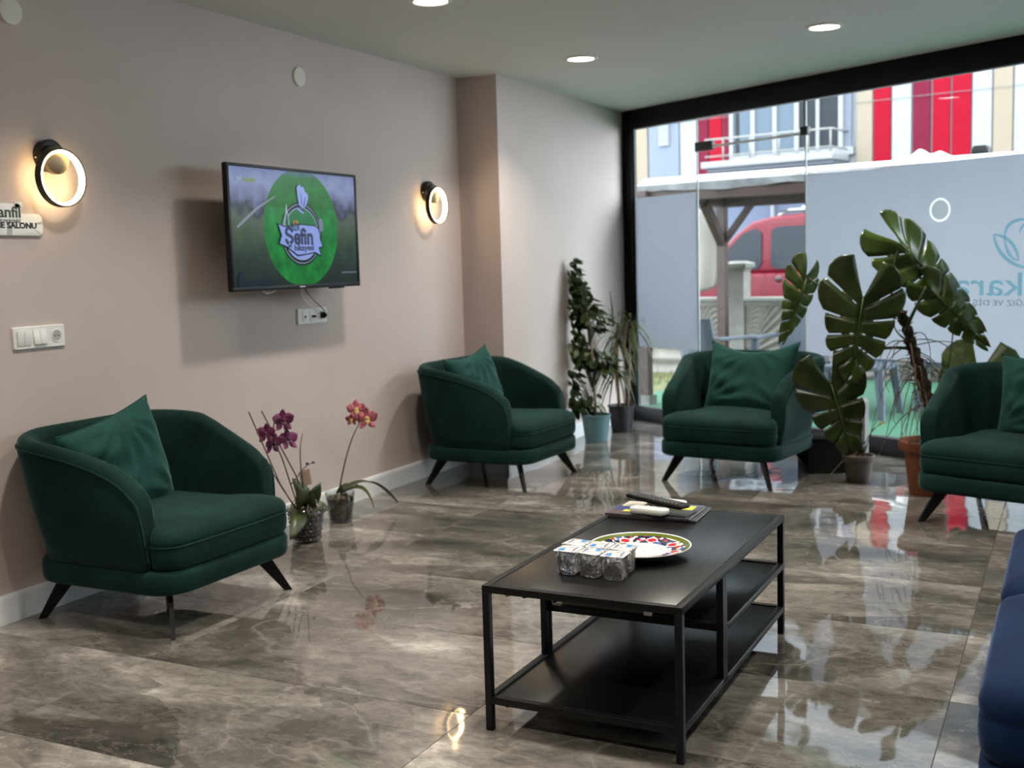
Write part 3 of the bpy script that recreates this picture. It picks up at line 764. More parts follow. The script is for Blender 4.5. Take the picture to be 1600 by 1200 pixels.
# ------------------------------------------------------------------ tub armchairs
def smooth_interp(x, pts):
    for (a, fa), (b, fb) in zip(pts, pts[1:]):
        if x <= b:
            t = max(0, min(1, (x - a) / (b - a))); t = t * t * (3 - 2 * t) if False else t
            return fa + (fb - fa) * t
    return pts[-1][1]
def shell_stations(hw=0.318, y_front=-0.210, y_back=0.300, rad=0.140, n_side=12, n_corner=12, n_back=10):
    """centre line of back and arms in plan, from the left arm tip round to the right arm tip"""
    st = []
    for i in range(n_side): st.append((-hw, y_front + (y_back - rad - y_front) * i / n_side, -1, 0))
    for i in range(n_corner + 1):
        a = R(180 - 90 * i / n_corner); st.append((-hw + rad + rad * math.cos(a), y_back - rad + rad * math.sin(a), math.cos(a), math.sin(a)))
    for i in range(1, n_back): st.append((-hw + rad + (2 * hw - 2 * rad) * i / n_back, y_back, 0, 1))
    for i in range(n_corner + 1):
        a = R(90 - 90 * i / n_corner); st.append((hw - rad + rad * math.cos(a), y_back - rad + rad * math.sin(a), math.cos(a), math.sin(a)))
    for i in range(1, n_side + 1): st.append((hw, y_back - rad + (y_front - y_back + rad) * i / n_side, 1, 0))
    return st
def top_height(y):
    return smooth_interp(y, [(-0.25, 0.485), (-0.222, 0.512), (-0.19, 0.545), (-0.14, 0.577), (-0.05, 0.615), (0.06, 0.652), (0.18, 0.682), (0.29, 0.702), (0.40, 0.706)])
def shell_section(p, top, z0=0.236, th=0.036, lean=0.030, k=1.0, fwd=(0, 0)):
    """closed section of the padded shell: inner face up, over the rounded top, outer face down"""
    x, y, nx, ny = p
    h = top - z0; out = []
    def at(off, z):
        f = (z - z0) / 0.47
        q = max(0.0, min(1.0, (y + 0.16) / 0.42)); q = q * q * (3 - 2 * q)
        o = off + (lean - 0.014 + 0.090 * q * (1 - 0.62 * max(0.0, ny) ** 2)) * (max(0, f) ** 1.15)
        return (x + nx * o + fwd[0], y + ny * o + fwd[1], z)
    r = th * k
    zt = max(z0 + 0.002, top - r)
    for i in range(5): out.append(at(-r, z0 + (zt - z0) * i / 4.0))
    for i in range(1, 8):
        a = math.pi - math.pi * i / 8; out.append(at(r * math.cos(a), zt + min(r, top - z0) * math.sin(a)))
    for i in range(7):
        z = zt + (z0 - zt) * i / 6.0
        bulge = 0.012 * math.sin(math.pi * min(1, max(0, (z - z0) / max(0.05, h))))
        out.append(at(r + bulge, z))
    return out
ST = shell_stations()
loops = []
def tip(p, sgn):
    L = []
    for i in range(1, 9):                 # arm front: the outline drops in a quarter ellipse while the padding rounds off
        a = R(90 * i / 8)
        dy = -0.034 * math.sin(a)
        top = 0.27 + (top_height(p[1]) - 0.27) * math.cos(a) ** 0.62 if i < 8 else 0.255
        kk = 1.0 - 0.42 * (1 - math.cos(a)) ** 1.5
        L.append(shell_section(p, top, k=kk, fwd=(0, dy)))
    return L
a0 = tip(ST[0], -1); a1 = tip(ST[-1], 1)
loops = a0[::-1] + [shell_section(p, top_height(p[1])) for p in ST] + a1
mb = MB(); mb.loft(loops)
SHELL = mb.mesh('backrest', M_green, True)
# piping along the outer upper edge and down the arm fronts
pp = []
for L in loops:
    pp.append(L[12])
mb = MB(); mb.tube([(p[0], p[1], max(p[2], 0.245)) for p in pp], 0.0048, 6); PIPE = mb.mesh('piping', M_green, True)
def rrect2(hx, hy, rf, rb, n=9):
    pts = []
    for cx, cy, a0, r_ in ((hx - rb, hy - rb, 0, rb), (-hx + rb, hy - rb, 90, rb), (-hx + rf, -hy + rf, 180, rf), (hx - rf, -hy + rf, 270, rf)):
        for i in range(n + 1):
            a = R(a0 + 90 * i / n); pts.append((cx + r_ * math.cos(a), cy + r_ * math.sin(a)))
    return pts
pl = rrect2(0.352, 0.345, 0.115, 0.140)
mb = MB(); mb.loft([[(p[0], p[1] - 0.005, z) for p in inset(pl, -d)] for z, d in ((0.150, -0.016), (0.152, -0.006), (0.159, 0.003), (0.172, 0.007), (0.212, 0.007), (0.226, 0.004), (0.234, -0.004), (0.237, -0.03))])
PLINTH = mb.mesh('plinth', M_green, True)
# T shaped seat cushion: runs out in front of the arms
T = []
hx, yf, yb, hi = 0.338, -0.350, 0.245, 0.272
r = 0.075
for cx, cy, s0, s1 in ((hi - 0.09, yb - 0.09, 0, 90), (-hi + 0.09, yb - 0.09, 90, 180)):
    for i in range(6):
        a = R(s0 + (s1 - s0) * i / 5); T.append((cx + 0.09 * math.cos(a), cy + 0.09 * math.sin(a)))
T += [(-hi, 0.1), (-hi, -0.10), (-hi - 0.002, -0.17), (-hi - 0.012, -0.215), (-hx + 0.020, -0.240)]
for i in range(8):
    a = R(170 + 100 * i / 7); T.append((-hx + r + r * math.cos(a), yf + r + r * math.sin(a)))
for x in (-0.15, -0.05, 0.05, 0.15): T.append((x, yf - 0.006))
for i in range(8):
    a = R(270 + 100 * i / 7); T.append((hx - r + r * math.cos(a), yf + r + r * math.sin(a)))
T += [(hx - 0.020, -0.240), (hi + 0.012, -0.215), (hi + 0.002, -0.17), (hi, -0.10), (hi, 0.1)]
def scaled(poly, k, c=(0, -0.03)): return [(c[0] + (p[0] - c[0]) * k, c[1] + (p[1] - c[1]) * k) for p in poly]
mb = MB()
prof = [(0.238, 0.93), (0.241, 0.975), (0.258, 0.998), (0.290, 1.004), (0.312, 1.0), (0.318, 0.993), (0.325, 1.002), (0.338, 1.003), (0.354, 0.990), (0.368, 0.962), (0.378, 0.91), (0.387, 0.82), (0.394, 0.66), (0.399, 0.45), (0.401, 0.2)]
mb.loft([[(p[0], p[1], z) for p in scaled(T, k)] for z, k in prof])
SEAT = mb.mesh('seat_cushion', M_green, True)
mb = MB(); mb.tube([(p[0], p[1], 0.319) for p in scaled(T, 1.0)] + [(*scaled(T, 1.0)[0], 0.319)], 0.0042, 6, False); SEAM = mb.mesh('seam_piping', M_green, True)
def leg_mesh(sx, sy):
    d = Vector((sx, sy, 0)).normalized(); n = Vector((-d.y, d.x, 0)); m = MB()
    top = Vector((sx * 0.245, sy * 0.245, 0.152)); foot = Vector((sx * 0.318, sy * 0.318, 0.0))
    L = []
    for f, w, t in ((0, 0.034, 0.0085), (0.5, 0.025, 0.008), (1, 0.015, 0.0075)):
        c = top.lerp(foot, f)
        L.append([c + d * w + n * t, c - d * w + n * t, c - d * w - n * t, c + d * w - n * t])
    m.loft(L)
    c = top - d * 0.01
    m.box(-0.075, 0.05, -0.018, 0.018, 0.145, 0.1545, Matrix.Translation((c.x, c.y, 0)) @ Matrix.Rotation(math.atan2(d.y, d.x), 4, 'Z'))
    return m.mesh('leg', M_black)
LEGS = [leg_mesh(sx, sy) for sx, sy in ((-1, -1), (1, -1), (-1, 1), (1, 1))]
def recolour(me, mt):
    c = me.copy(); c.materials.clear(); c.materials.append(mt); return c
def armchair(name, label, cat, loc, rz, mt=None):
    t = thing(name, label, cat, loc, rz)
    for nm, me in (('backrest', SHELL), ('plinth', PLINTH), ('seat_cushion', SEAT)):
        o = link(nm, me if mt is None else recolour(me, mt), t)
        if nm == 'backrest':
            p = link('piping', PIPE if mt is None else recolour(PIPE, mt), o)
        if nm == 'seat_cushion':
            p = link('seam_piping', SEAM if mt is None else recolour(SEAM, mt), o)
    for me in LEGS: link('leg', me, t)
    return t
C1 = ((3.15, 3.075, 0), 0.0); C2 = ((5.812, 3.00, 0), R(-2)); C3 = ((6.31, 1.72, 0), R(-98)); C4 = ((5.665, 0.22, 0), R(-109))
armchair('tub_armchair', 'dark green velvet tub armchair at the far left, beside the orchids', 'armchair', *C1)
armchair('tub_armchair', 'dark green velvet tub armchair against the wall below the pier', 'armchair', *C2)
armchair('tub_armchair', 'dark green velvet tub armchair with its back to the glass door', 'armchair', *C3)
armchair('tub_armchair', 'dark green velvet tub armchair cut by the right edge, before the terracotta pot', 'armchair', *C4)

# loose cushions
def pillow(name, label, w, h, T_, mtx, mt, dent=0.0, seed=0, wr=1.0):
    n = 30; rr_ = random.Random(seed)
    ph = [rr_.uniform(0, 6.28) for _ in range(8)]
    def pt(u, v, s):
        x = w / 2 * u * (1 - 0.085 * (1 - v * v) * abs(u) ** 3); y = h / 2 * v * (1 - 0.085 * (1 - u * u) * abs(v) ** 3)
        th = T_ / 2 * ((1 - abs(u) ** 3.2) ** 0.62) * ((1 - abs(v) ** 3.2) ** 0.62)
        if v > 0: y -= dent * (1 - u * u) ** 1.2 * v ** 2
        # creases running from the upper middle and from the corners
        ang = math.atan2(v - 0.95, u - 0.05); rad_ = math.hypot(v - 0.95, u - 0.05)
        fold = 0.0085 * wr * math.sin(ang * 15 + ph[0] + rad_ * 2) * math.exp(-((rad_ - 0.45) / 0.42) ** 2)
        ang2 = math.atan2(v + 0.7, u + 1.0); r2 = math.hypot(v + 0.7, u + 1.0)
        fold += 0.0075 * wr * math.sin(ang2 * 17 + ph[1]) * math.exp(-((r2 - 0.7) / 0.4) ** 2)
        ang3 = math.atan2(v + 0.9, u - 1.0); r3 = math.hypot(v + 0.9, u - 1.0)
        fold += 0.006 * wr * math.sin(ang3 * 14 + ph[2]) * math.exp(-((r3 - 0.6) / 0.35) ** 2)
        fold += 0.006 * wr * math.sin(v * 11 + 3.5 * u + ph[3]) * math.exp(-((u + 0.55) / 0.4) ** 2)
        env = (1 - u ** 4) * (1 - v ** 4)
        return mtx @ Vector((x, y, s * (th + fold * env) - 0.02 * (1 - u * u) * (1 - v * v) * (dent * 8)))
    m = MB()
    for s in (1, -1):
        vs = [pt(-1 + 2 * i / n, -1 + 2 * j / n, s) for j in range(n + 1) for i in range(n + 1)]
        m.add(vs, [[j * (n + 1) + i, j * (n + 1) + i + 1, (j + 1) * (n + 1) + i + 1, (j + 1) * (n + 1) + i] for j in range(n) for i in range(n)])
    loc = mtx.translation.copy(); m.org = loc
    o = m.build(name, mt, smooth=True); o.location = loc
    edge = []
    for i in range(n + 1): edge.append(pt(-1 + 2 * i / n, -1, 0) if False else pt(-1 + 2 * i / n, -1, 1))
    for j in range(1, n + 1): edge.append(pt(1, -1 + 2 * j / n, 1))
    for i in range(1, n + 1): edge.append(pt(1 - 2 * i / n, 1, 1))
    for j in range(1, n): edge.append(pt(-1, 1 - 2 * j / n, 1))
    e = MB(loc); e.tube(edge + [edge[0]], 0.0035, 5, False); e.build('piping', mt, o, smooth=True)
    tag(o, label, 'cushion')
    return o
def pil_mtx(chair, x, y, z, yaw=0.0, lean=20, roll=0.0):
    """pillow plane: local y up, z towards the chair's front"""
    (cx, cy, cz), rz = chair
    base = Matrix.Translation((cx, cy, cz)) @ Matrix.Rotation(rz, 4, 'Z')
    return base @ Matrix.Translation((x, y, z)) @ Matrix.Rotation(R(yaw), 4, 'Z') @ Matrix.Rotation(R(90 - lean), 4, 'X') @ Matrix.Rotation(R(roll), 4, 'Z')
pillow('throw_pillow', 'green velvet throw pillow tilted in the leftmost armchair', 0.51, 0.43, 0.17, pil_mtx(C1, -0.085, 0.125, 0.528, 5.5, 7, 10.5), M_greenp, 0.0, 3, 1.5)
pillow('throw_pillow', 'green velvet throw pillow in the armchair below the pier', 0.50, 0.42, 0.17, pil_mtx(C2, -0.070, 0.125, 0.552, 0, 14, 6), M_greenp, 0.02, 5, 1.2)
pillow('throw_pillow', 'green velvet throw pillow upright in the armchair before the glass door', 0.59, 0.44, 0.18, pil_mtx(C3, 0.03, 0.105, 0.556, -10, 16, 1), M_greenp, 0.05, 8, 1.0)
pillow('throw_pillow', 'dark green throw pillow at the right edge of the photo', 0.50, 0.43, 0.17, pil_mtx(C4, 0.10, 0.11, 0.560, -4, 14, 3), M_greenp, 0.02, 9)

# navy sofa and navy armchair along the right-hand side
sofa = thing('navy_sofa', 'navy blue velvet sofa in the bottom right corner', 'sofa', (3.05, -0.200, 0), R(180))
def stretch(me, dx, mt):
    c = recolour(me, mt)
    for v in c.vertices: v.co.x += dx * (1 if v.co.x > 0.02 else -1 if v.co.x < -0.02 else 0)
    return c
E_ = 0.42
o = link('backrest', stretch(SHELL, E_, M_blue), sofa); link('piping', stretch(PIPE, E_, M_blue), o)
link('plinth', stretch(PLINTH, E_, M_blue), sofa)
# two seat cushions
def half_seat(sgn):
    m = MB(); pl_ = rrect(0.372, 0.335, 0.075, 7)
    m.loft([[(sgn * 0.378 + p[0] * k, -0.022 + p[1] * k, z + 0.03 * (z - 0.24) / 0.18) for p in pl_] for z, k in prof])
    return m
for s in (-1, 1): half_seat(s).build('seat_cushion', M_blue, sofa, smooth=True)
for me, s in zip(LEGS, (-1, 1, -1, 1)):
    c = me.copy()
    for v in c.vertices: v.co.x += s * E_
    link('leg', c, sofa)
# ------------------------------------------------------------------ coffee table
X0, X1, Y0, Y1, ZT = 2.575, 3.665, 0.846, 1.402, 0.402
XM = 2.955
tb = thing('coffee_table', 'black metal coffee table with shelves on the marble floor', 'table', ((X0 + X1) / 2, (Y0 + Y1) / 2, 0))
to = Vector(tb.location); w = 0.02
def bar(nm, x0, x1, y0, y1, z0, z1, mt=M_black, bv=0.0012):
    m = MB(to); m.box(x0, x1, y0, y1, z0, z1); return m.build(nm, mt, tb, bevel=bv)
for x in (X0, X1 - w):
    for y in (Y0, Y1 - w): bar('leg', x, x + w, y, y + w, 0, ZT - w)
for y in (Y0, Y1 - w):
    bar('top_rail', X0, X1, y, y + w, ZT - w, ZT)
    bar('mid_post', XM - w, XM - 0.001, y, y + w, 0.077, ZT - w); bar('mid_post', XM + 0.001, XM + w, y, y + w, 0.077, ZT - w)
    bar('lower_rail', X0 + w, X1 - w, y, y + w, 0.075, 0.095)
    bar('shelf_rail', XM + w, X1 - w, y, y + w, 0.222, 0.242)
for x in (X0, X1 - w):
    bar('top_rail', x, x + w, Y0 + w, Y1 - w, ZT - w, ZT); bar('lower_rail', x, x + w, Y0 + w, Y1 - w, 0.075, 0.095)
bar('shelf_rail', X1 - w, X1, Y0 + w, Y1 - w, 0.222, 0.242); bar('shelf_rail', XM, XM + w, Y0 + w, Y1 - w, 0.222, 0.242)
bar('tabletop', X0 + w + 0.001, X1 - w - 0.001, Y0 + w + 0.001, Y1 - w - 0.001, ZT - 0.016, ZT - 0.001, M_tabletop)
bar('lower_shelf', X0 + w + 0.001, X1 - w - 0.001, Y0 + w + 0.001, Y1 - w - 0.001, 0.078, 0.090, M_tabletop)
bar('middle_shelf', XM + w + 0.001, X1 - w - 0.001, Y0 + w + 0.001, Y1 - w - 0.001, 0.225, 0.237, M_tabletop)
for x in (X0 + 0.01,):                  # screw heads under the short rails
    for z, ys in ((ZT - w, (1.33, 1.28)), (0.075, (1.34, 0.93))):
        for y in ys:
            m = MB(to); m.lathe([(0.006, z - 0.004), (0.006, z)], 10, (x, y, 0)); m.build('screw_head', M_black, tb)
# folder on the middle shelf
fo = thing('folder', 'thin black folder with a pale edge on the table\'s middle shelf', 'folder', (3.10, 1.20, 0.242)); fv = Vector(fo.location)
m = MB(fv); m.box(2.958, 3.25, 1.065, 1.345, 0.2425, 0.2450); m.box(2.958, 3.25, 1.065, 1.345, 0.2560, 0.2585); m.build('cover', M_blackplastic, fo)
m = MB(fv); m.box(2.962, 3.246, 1.068, 1.342, 0.2450, 0.2560); m.build('pages', mat('grey_pages', (0.10, 0.10, 0.105), 0.5), fo)
m = MB(fv); m.box(2.956, 2.966, 1.062, 1.085, 0.2425, 0.2590); m.build('pale_clip', mat('clip_silver', (0.6, 0.6, 0.6), 0.3, metal=0.7), fo)

# ------------------------------------------------------------------ six sealed cups of water
M_foil = None
def foil():
    m_, nt, nd, ln = nodes_of('printed_foil'); b = nd['Principled BSDF']
    tc = nd.new('ShaderNodeTexCoord'); oi = nd.new('ShaderNodeObjectInfo')
    n = nd.new('ShaderNodeTexNoise'); n.inputs['Scale'].default_value = 95; n.inputs['Detail'].default_value = 3; n.inputs['Distortion'].default_value = 1.5
    ln.new(tc.outputs['Object'], n.inputs['Vector'])
    r = ramp(nd, [(0.0, (0.10, 0.12, 0.17)), (0.40, (0.20, 0.23, 0.30)), (0.46, (0.66, 0.68, 0.70)), (0.62, (0.74, 0.74, 0.73)), (0.70, (0.55, 0.48, 0.38))]); ln.new(n.outputs['Fac'], r.inputs['Fac'])
    ln.new(r.outputs['Color'], b.inputs['Base Color']); b.inputs['Roughness'].default_value = 0.28; b.inputs['Metallic'].default_value = 0.15
    n2 = nd.new('ShaderNodeTexNoise'); n2.inputs['Scale'].default_value = 60; ln.new(tc.outputs['Object'], n2.inputs['Vector'])
    bp = nd.new('ShaderNodeBump'); bp.inputs['Strength'].default_value = 0.5; bp.inputs['Distance'].default_value = 0.004; ln.new(n2.outputs['Fac'], bp.inputs['Height']); ln.new(bp.outputs['Normal'], b.inputs['Normal'])
    return m_
M_foil = foil()
M_bluep = mat('blue_print', (0.02, 0.23, 0.55), 0.35)
def cup_meshes():
    m = MB()
    prof_ = [(0.0, 0.0225, 0.009), (0.003, 0.0262, 0.010), (0.010, 0.0275, 0.011), (0.024, 0.0268, 0.011), (0.034, 0.0285, 0.011), (0.046, 0.0292, 0.010), (0.054, 0.0282, 0.010), (0.062, 0.0312, 0.008), (0.0645, 0.0325, 0.006), (0.0660, 0.0325, 0.006)]
    m.loft([[(p[0], p[1], z) for p in rrect(h_, h_, r_, 4)] for z, h_, r_ in prof_])
    body = m.mesh('cup_body', M_water, True)
    m = MB(); m.loft([[(p[0], p[1], z + 0.0008 * math.sin(9 * i)) for i, p in enumerate(rrect(h_, h_, 0.006, 4))] for z, h_ in ((0.0661, 0.0330), (0.0668, 0.0338), (0.0674, 0.0330), (0.0680, 0.020))])
    lid = m.mesh('foil_lid', M_foil, True)
    m = MB(); m.prism([(-0.026, 0.004), (0.002, 0.010), (-0.008, 0.022), (-0.024, 0.020)], 0.0675, 0.0686); pr = m.mesh('printed_patch', M_bluep)
    m = MB(); m.prism([(-0.020, -0.024), (0.026, -0.020), (0.025, -0.014), (-0.018, -0.017)], 0.0675, 0.0684); m.prism([(0.006, 0.0), (0.022, 0.003), (0.020, 0.010), (0.005, 0.007)], 0.0675, 0.0684); pr2 = m.mesh('printed_band', mat('grey_lettering_band', (0.20, 0.22, 0.30), 0.4))
    return body, lid, pr, pr2
CB, CL_, CP, CP2 = cup_meshes()
g0 = (2.772, 1.232)
for r_ in range(2):
    for c_ in range(3):
        lab = 'sealed clear cup of water with foil lid, ' + ('left', 'middle', 'right')[c_] + (' in the front row', ' in the back row')[r_] + ' of six'
        x = g0[0] + 0.0725 * r_ - 0.004 * c_; y = g0[1] - 0.070 * c_ + 0.006 * r_
        t = thing('water_cup', lab, 'cup', (x, y, ZT), R(rnd.uniform(-5, 5) + (180 if (r_ + c_) % 2 else 0)), 'six sealed water cups')
        link('cup_body', CB, t); l = link('foil_lid', CL_, t); link('printed_patch', CP, l); link('printed_band', CP2, l)

# ------------------------------------------------------------------ painted plate
def plate_mat():
    m_, nt, nd, ln = nodes_of('painted_plate'); b = nd['Principled BSDF']
    tc = nd.new('ShaderNodeTexCoord'); sp = nd.new('ShaderNodeSeparateXYZ'); ln.new(tc.outputs['Object'], sp.inputs[0])
    x, y = sp.outputs[0], sp.outputs[1]
    rad = math_node(nd, ln, 'SQRT', math_node(nd, ln, 'ADD', math_node(nd, ln, 'MULTIPLY', x, x), math_node(nd, ln, 'MULTIPLY', y, y)))
    ang = math_node(nd, ln, 'ARCTAN2', y, x)
    rn = math_node(nd, ln, 'MULTIPLY', rad, 1 / 0.148)
    vo = nd.new('ShaderNodeTexVoronoi'); vo.inputs['Scale'].default_value = 88; ln.new(tc.outputs['Object'], vo.inputs['Vector'])
    sc = nd.new('ShaderNodeSeparateColor'); ln.new(vo.outputs['Color'], sc.inputs[0])
    fl_ = ramp(nd, [(0.0, (0.008, 0.012, 0.055)), (0.30, (0.008, 0.012, 0.055)), (0.31, (0.80, 0.78, 0.74)), (0.58, (0.80, 0.78, 0.74)), (0.59, (0.50, 0.02, 0.03)), (0.70, (0.50, 0.02, 0.03)), (0.71, (0.03, 0.10, 0.42)), (0.80, (0.03, 0.10, 0.42)), (0.81, (0.72, 0.62, 0.36)), (0.9, (0.012, 0.016, 0.03))])
    for e in fl_.color_ramp.elements: pass
    fl_.color_ramp.interpolation = 'CONSTANT'; ln.new(sc.outputs[0], fl_.inputs['Fac'])
    # the outer ring carries dense flowers, the centre is pale with thin scrollwork
    wv = nd.new('ShaderNodeTexNoise'); wv.inputs['Scale'].default_value = 40; wv.inputs['Detail'].default_value = 2; wv.inputs['Distortion'].default_value = 3; ln.new(tc.outputs['Object'], wv.inputs['Vector'])
    a_ = math_node(nd, ln, 'ABSOLUTE', math_node(nd, ln, 'SUBTRACT', wv.outputs['Fac'], 0.5))
    cen = ramp(nd, [(0.0, (0.16, 0.26, 0.42)), (0.018, (0.40, 0.48, 0.56)), (0.045, (0.72, 0.72, 0.71))]); ln.new(a_, cen.inputs['Fac'])
    def mixc(fac, a, bcol):
        mx = nd.new('ShaderNodeMix'); mx.data_type = 'RGBA'; ln.new(fac, mx.inputs['Factor'])
        for s_, v in (('A', a), ('B', bcol)):
            if isinstance(v, tuple): mx.inputs[s_].default_value = (*v, 1)
            else: ln.new(v, mx.inputs[s_])
        return mx.outputs['Result']
    ring = math_node(nd, ln, 'GREATER_THAN', rn, 0.56)
    c1 = mixc(ring, cen.outputs['Color'], fl_.outputs['Color'])
    # eight tulips around the ring
    cz = math_node(nd, ln, 'COSINE', math_node(nd, ln, 'MULTIPLY', ang, 8.0))
    dr = math_node(nd, ln, 'ABSOLUTE', math_node(nd, ln, 'SUBTRACT', rn, 0.70))
    sc1 = math_node(nd, ln, 'SUBTRACT', cz, math_node(nd, ln, 'MULTIPLY', dr, 7.0))
    c2 = mixc(math_node(nd, ln, 'GREATER_THAN', sc1, 0.05), c1, (0.80, 0.78, 0.75))
    c3 = mixc(math_node(nd, ln, 'GREATER_THAN', sc1, 0.36), c2, (0.50, 0.018, 0.03))
    g = math_node(nd, ln, 'GREATER_THAN', rn, 0.875)
    c4 = mixc(g, c3, (0.095, 0.125, 0.012))
    c5 = mixc(math_node(nd, ln, 'GREATER_THAN', rn, 0.975), c4, (0.82, 0.82, 0.80))
    ln.new(c5, b.inputs['Base Color']); b.inputs['Roughness'].default_value = 0.22; b.inputs['Specular IOR Level'].default_value = 0.4
    return m_
pt_ = thing('painted_plate', 'round painted ceramic plate with green rim and red tulips', 'plate', (3.025, 1.118, ZT))
m = MB(); m.lathe([(0.148, 0.0300), (0.130, 0.0225), (0.105, 0.0165), (0.080, 0.0125), (0.04, 0.0115), (0.0, 0.0115)], 72, (0, 0, 0), False); m.build('painted_face', plate_mat(), pt_, smooth=True)
m = MB(); m.lathe([(0.148, 0.0300), (0.149, 0.0285), (0.147, 0.0265), (0.125, 0.0170), (0.100, 0.0100), (0.086, 0.0070), (0.084, 0.0), (0.077, 0.0), (0.075, 0.006), (0.0, 0.007)], 72, (0, 0, 0), False); m.build('white_underside', mat('white_glaze', (0.80, 0.80, 0.78), 0.15), pt_, smooth=True)

# ------------------------------------------------------------------ magazines and remotes
def magazine(label, cx, cy, z, w_, h_, th, rz, cov, patches):
    t = thing('magazine', label, 'magazine', (cx, cy, z), R(rz))
    m = MB(); m.box(-w_ / 2 + 0.002, w_ / 2 - 0.001, -h_ / 2 + 0.002, h_ / 2 - 0.001, 0.0006, th - 0.0006); m.build('pages', mat('white_pages', (0.78, 0.78, 0.76), 0.6), t)
    m = MB(); m.box(-w_ / 2, w_ / 2, -h_ / 2, h_ / 2, th - 0.0006, th); c_ = m.build('front_cover', cov, t)
    m = MB(); m.box(-w_ / 2, w_ / 2, -h_ / 2, h_ / 2, 0, 0.0006); m.box(-w_ / 2 - 0.0006, -w_ / 2, -h_ / 2, h_ / 2, 0, th); m.build('back_cover', cov, t)
    for x0, x1, y0, y1, col, k in patches:
        m = MB(); m.box(x0, x1, y0, y1, th, th + 0.0003 * k); m.build('printed_block', col, c_)
    return t
M_mag1 = mat('charcoal_cover', (0.03, 0.03, 0.034), 0.3); M_mag2 = mat('dark_photo_cover', (0.05, 0.045, 0.05), 0.28, noise=0.7, nscale=25)
M_lime = mat('lime_print', (0.52, 0.55, 0.05), 0.4); M_cream = mat('cream_print', (0.6, 0.56, 0.45), 0.4); M_navyp = mat('navy_print', (0.02, 0.04, 0.14), 0.35); M_pblue = mat('blue_cover_edge', (0.14, 0.20, 0.40), 0.35); M_maroon = mat('maroon_print', (0.10, 0.05, 0.06), 0.35)
# local x away from the camera, local y towards the wall
magazine('magazine with charcoal cover, bottom of the pair on the table', 3.555, 1.240, ZT, 0.215, 0.300, 0.006, 3, M_mag1, [(-0.10, 0.10, -0.145, 0.145, M_mag1, 1)])
magazine('magazine with lime and navy cover lying on the charcoal one under the remotes', 3.550, 1.252, ZT + 0.0065, 0.205, 0.290, 0.006, 1,
         M_mag2, [(0.005, 0.085, -0.118, -0.045, M_lime, 1), (0.02, 0.10, 0.06, 0.13, M_cream, 1), (-0.04, 0.02, 0.06, 0.14, M_navyp, 1), (-0.06, -0.03, 0.05, 0.10, M_lime, 2), (-0.095, -0.05, 0.09, 0.142, M_maroon, 1), (0.088, 0.1, -0.142, 0.0, M_pblue, 1)])
magazine('small dark leaflet between the magazines and the remotes', 3.515, 1.205, ZT + 0.0130, 0.10, 0.18, 0.003, -4, mat('black_cover', (0.012, 0.012, 0.013), 0.3), [(-0.048, -0.046, -0.088, 0.088, M_mag1, 1)])
def remote(label, a, b, wid, th, zbot, mt, rows, key_mt, tilt=0.0, taper=1.0, rad=0.28):
    a = Vector(a); b = Vector(b); d = b - a; L = d.length
    t = thing('remote_control', label, 'remote control', ((a + b) / 2).to_tuple()[:2] + (zbot,), math.atan2(d.y, d.x))
    m = MB(); pl_ = rrect(L / 2, wid / 2, wid * rad, 5)
    m.loft([[(p[0] * k, p[1] * k * (1 - (1 - taper) * (0.5 - p[0] / L)), z + tilt * p[0]) for p in pl_] for z, k in ((0, 0.88), (th * 0.2, 0.97), (th * 0.6, 1.0), (th * 0.92, 0.97), (th, 0.90))])
    body = m.build('case', mt, t, auto=45)
    if rows:
        k = MB(); n0, n1 = rows
        for i in range(n0):
            for j in range(n1):
                x = -L * 0.40 + L * 0.78 * i / (n0 - 1); y = -wid * 0.30 + wid * 0.60 * j / (n1 - 1)
                kb = MB(); kb.box(x - L * 0.016, x + L * 0.016, y - wid * 0.085, y + wid * 0.085, th + tilt * x - 0.001, th + tilt * x + 0.0018); kb.build('key', key_mt, t)
    return t
M_key = mat('grey_key', (0.16, 0.16, 0.17), 0.45)
remote('white remote control with a row of soft keys in front of the black one', (3.475, 1.312, 0), (3.455, 1.178, 0), 0.044, 0.021, ZT + 0.0165, mat('gloss_white', (0.82, 0.82, 0.80), 0.2), (6, 2), mat('pale_key', (0.62, 0.62, 0.60), 0.4))
remote('white remote control half hidden behind the black one', (3.625, 1.305, 0), (3.60, 1.165, 0), 0.045, 0.022, ZT + 0.0130, mat('gloss_white', (0.82, 0.82, 0.80), 0.2), None, None)
remote('black remote control full of grey keys lying across the white ones', (3.595, 1.362, 0), (3.505, 1.132, 0), 0.048, 0.016, ZT + 0.0345, M_blackplastic, (13, 3), M_key, tilt=-0.035, rad=0.08)
# ------------------------------------------------------------------ plants
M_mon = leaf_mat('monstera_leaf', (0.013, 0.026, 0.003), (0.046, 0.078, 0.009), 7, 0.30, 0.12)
M_monpale = leaf_mat('monstera_backlit_leaf', (0.075, 0.120, 0.030), (0.19, 0.26, 0.08), 12, 0.40, 0.62)  # paler copy of the leaf colour with the backlight put in
M_petiole = mat('petiole_green', (0.030, 0.045, 0.012), 0.5)
M_vein = mat('pale_vein', (0.055, 0.085, 0.016), 0.5)
M_root = mat('dry_root', (0.10, 0.072, 0.050), 0.85)
M_bark = mat('fibrous_bark', (0.045, 0.026, 0.017), 0.95, noise=0.6, nscale=60, bump=1.0, bscale=80)
M_terra = mat('terracotta', (0.20, 0.062, 0.026), 0.8, noise=0.15, nscale=12)

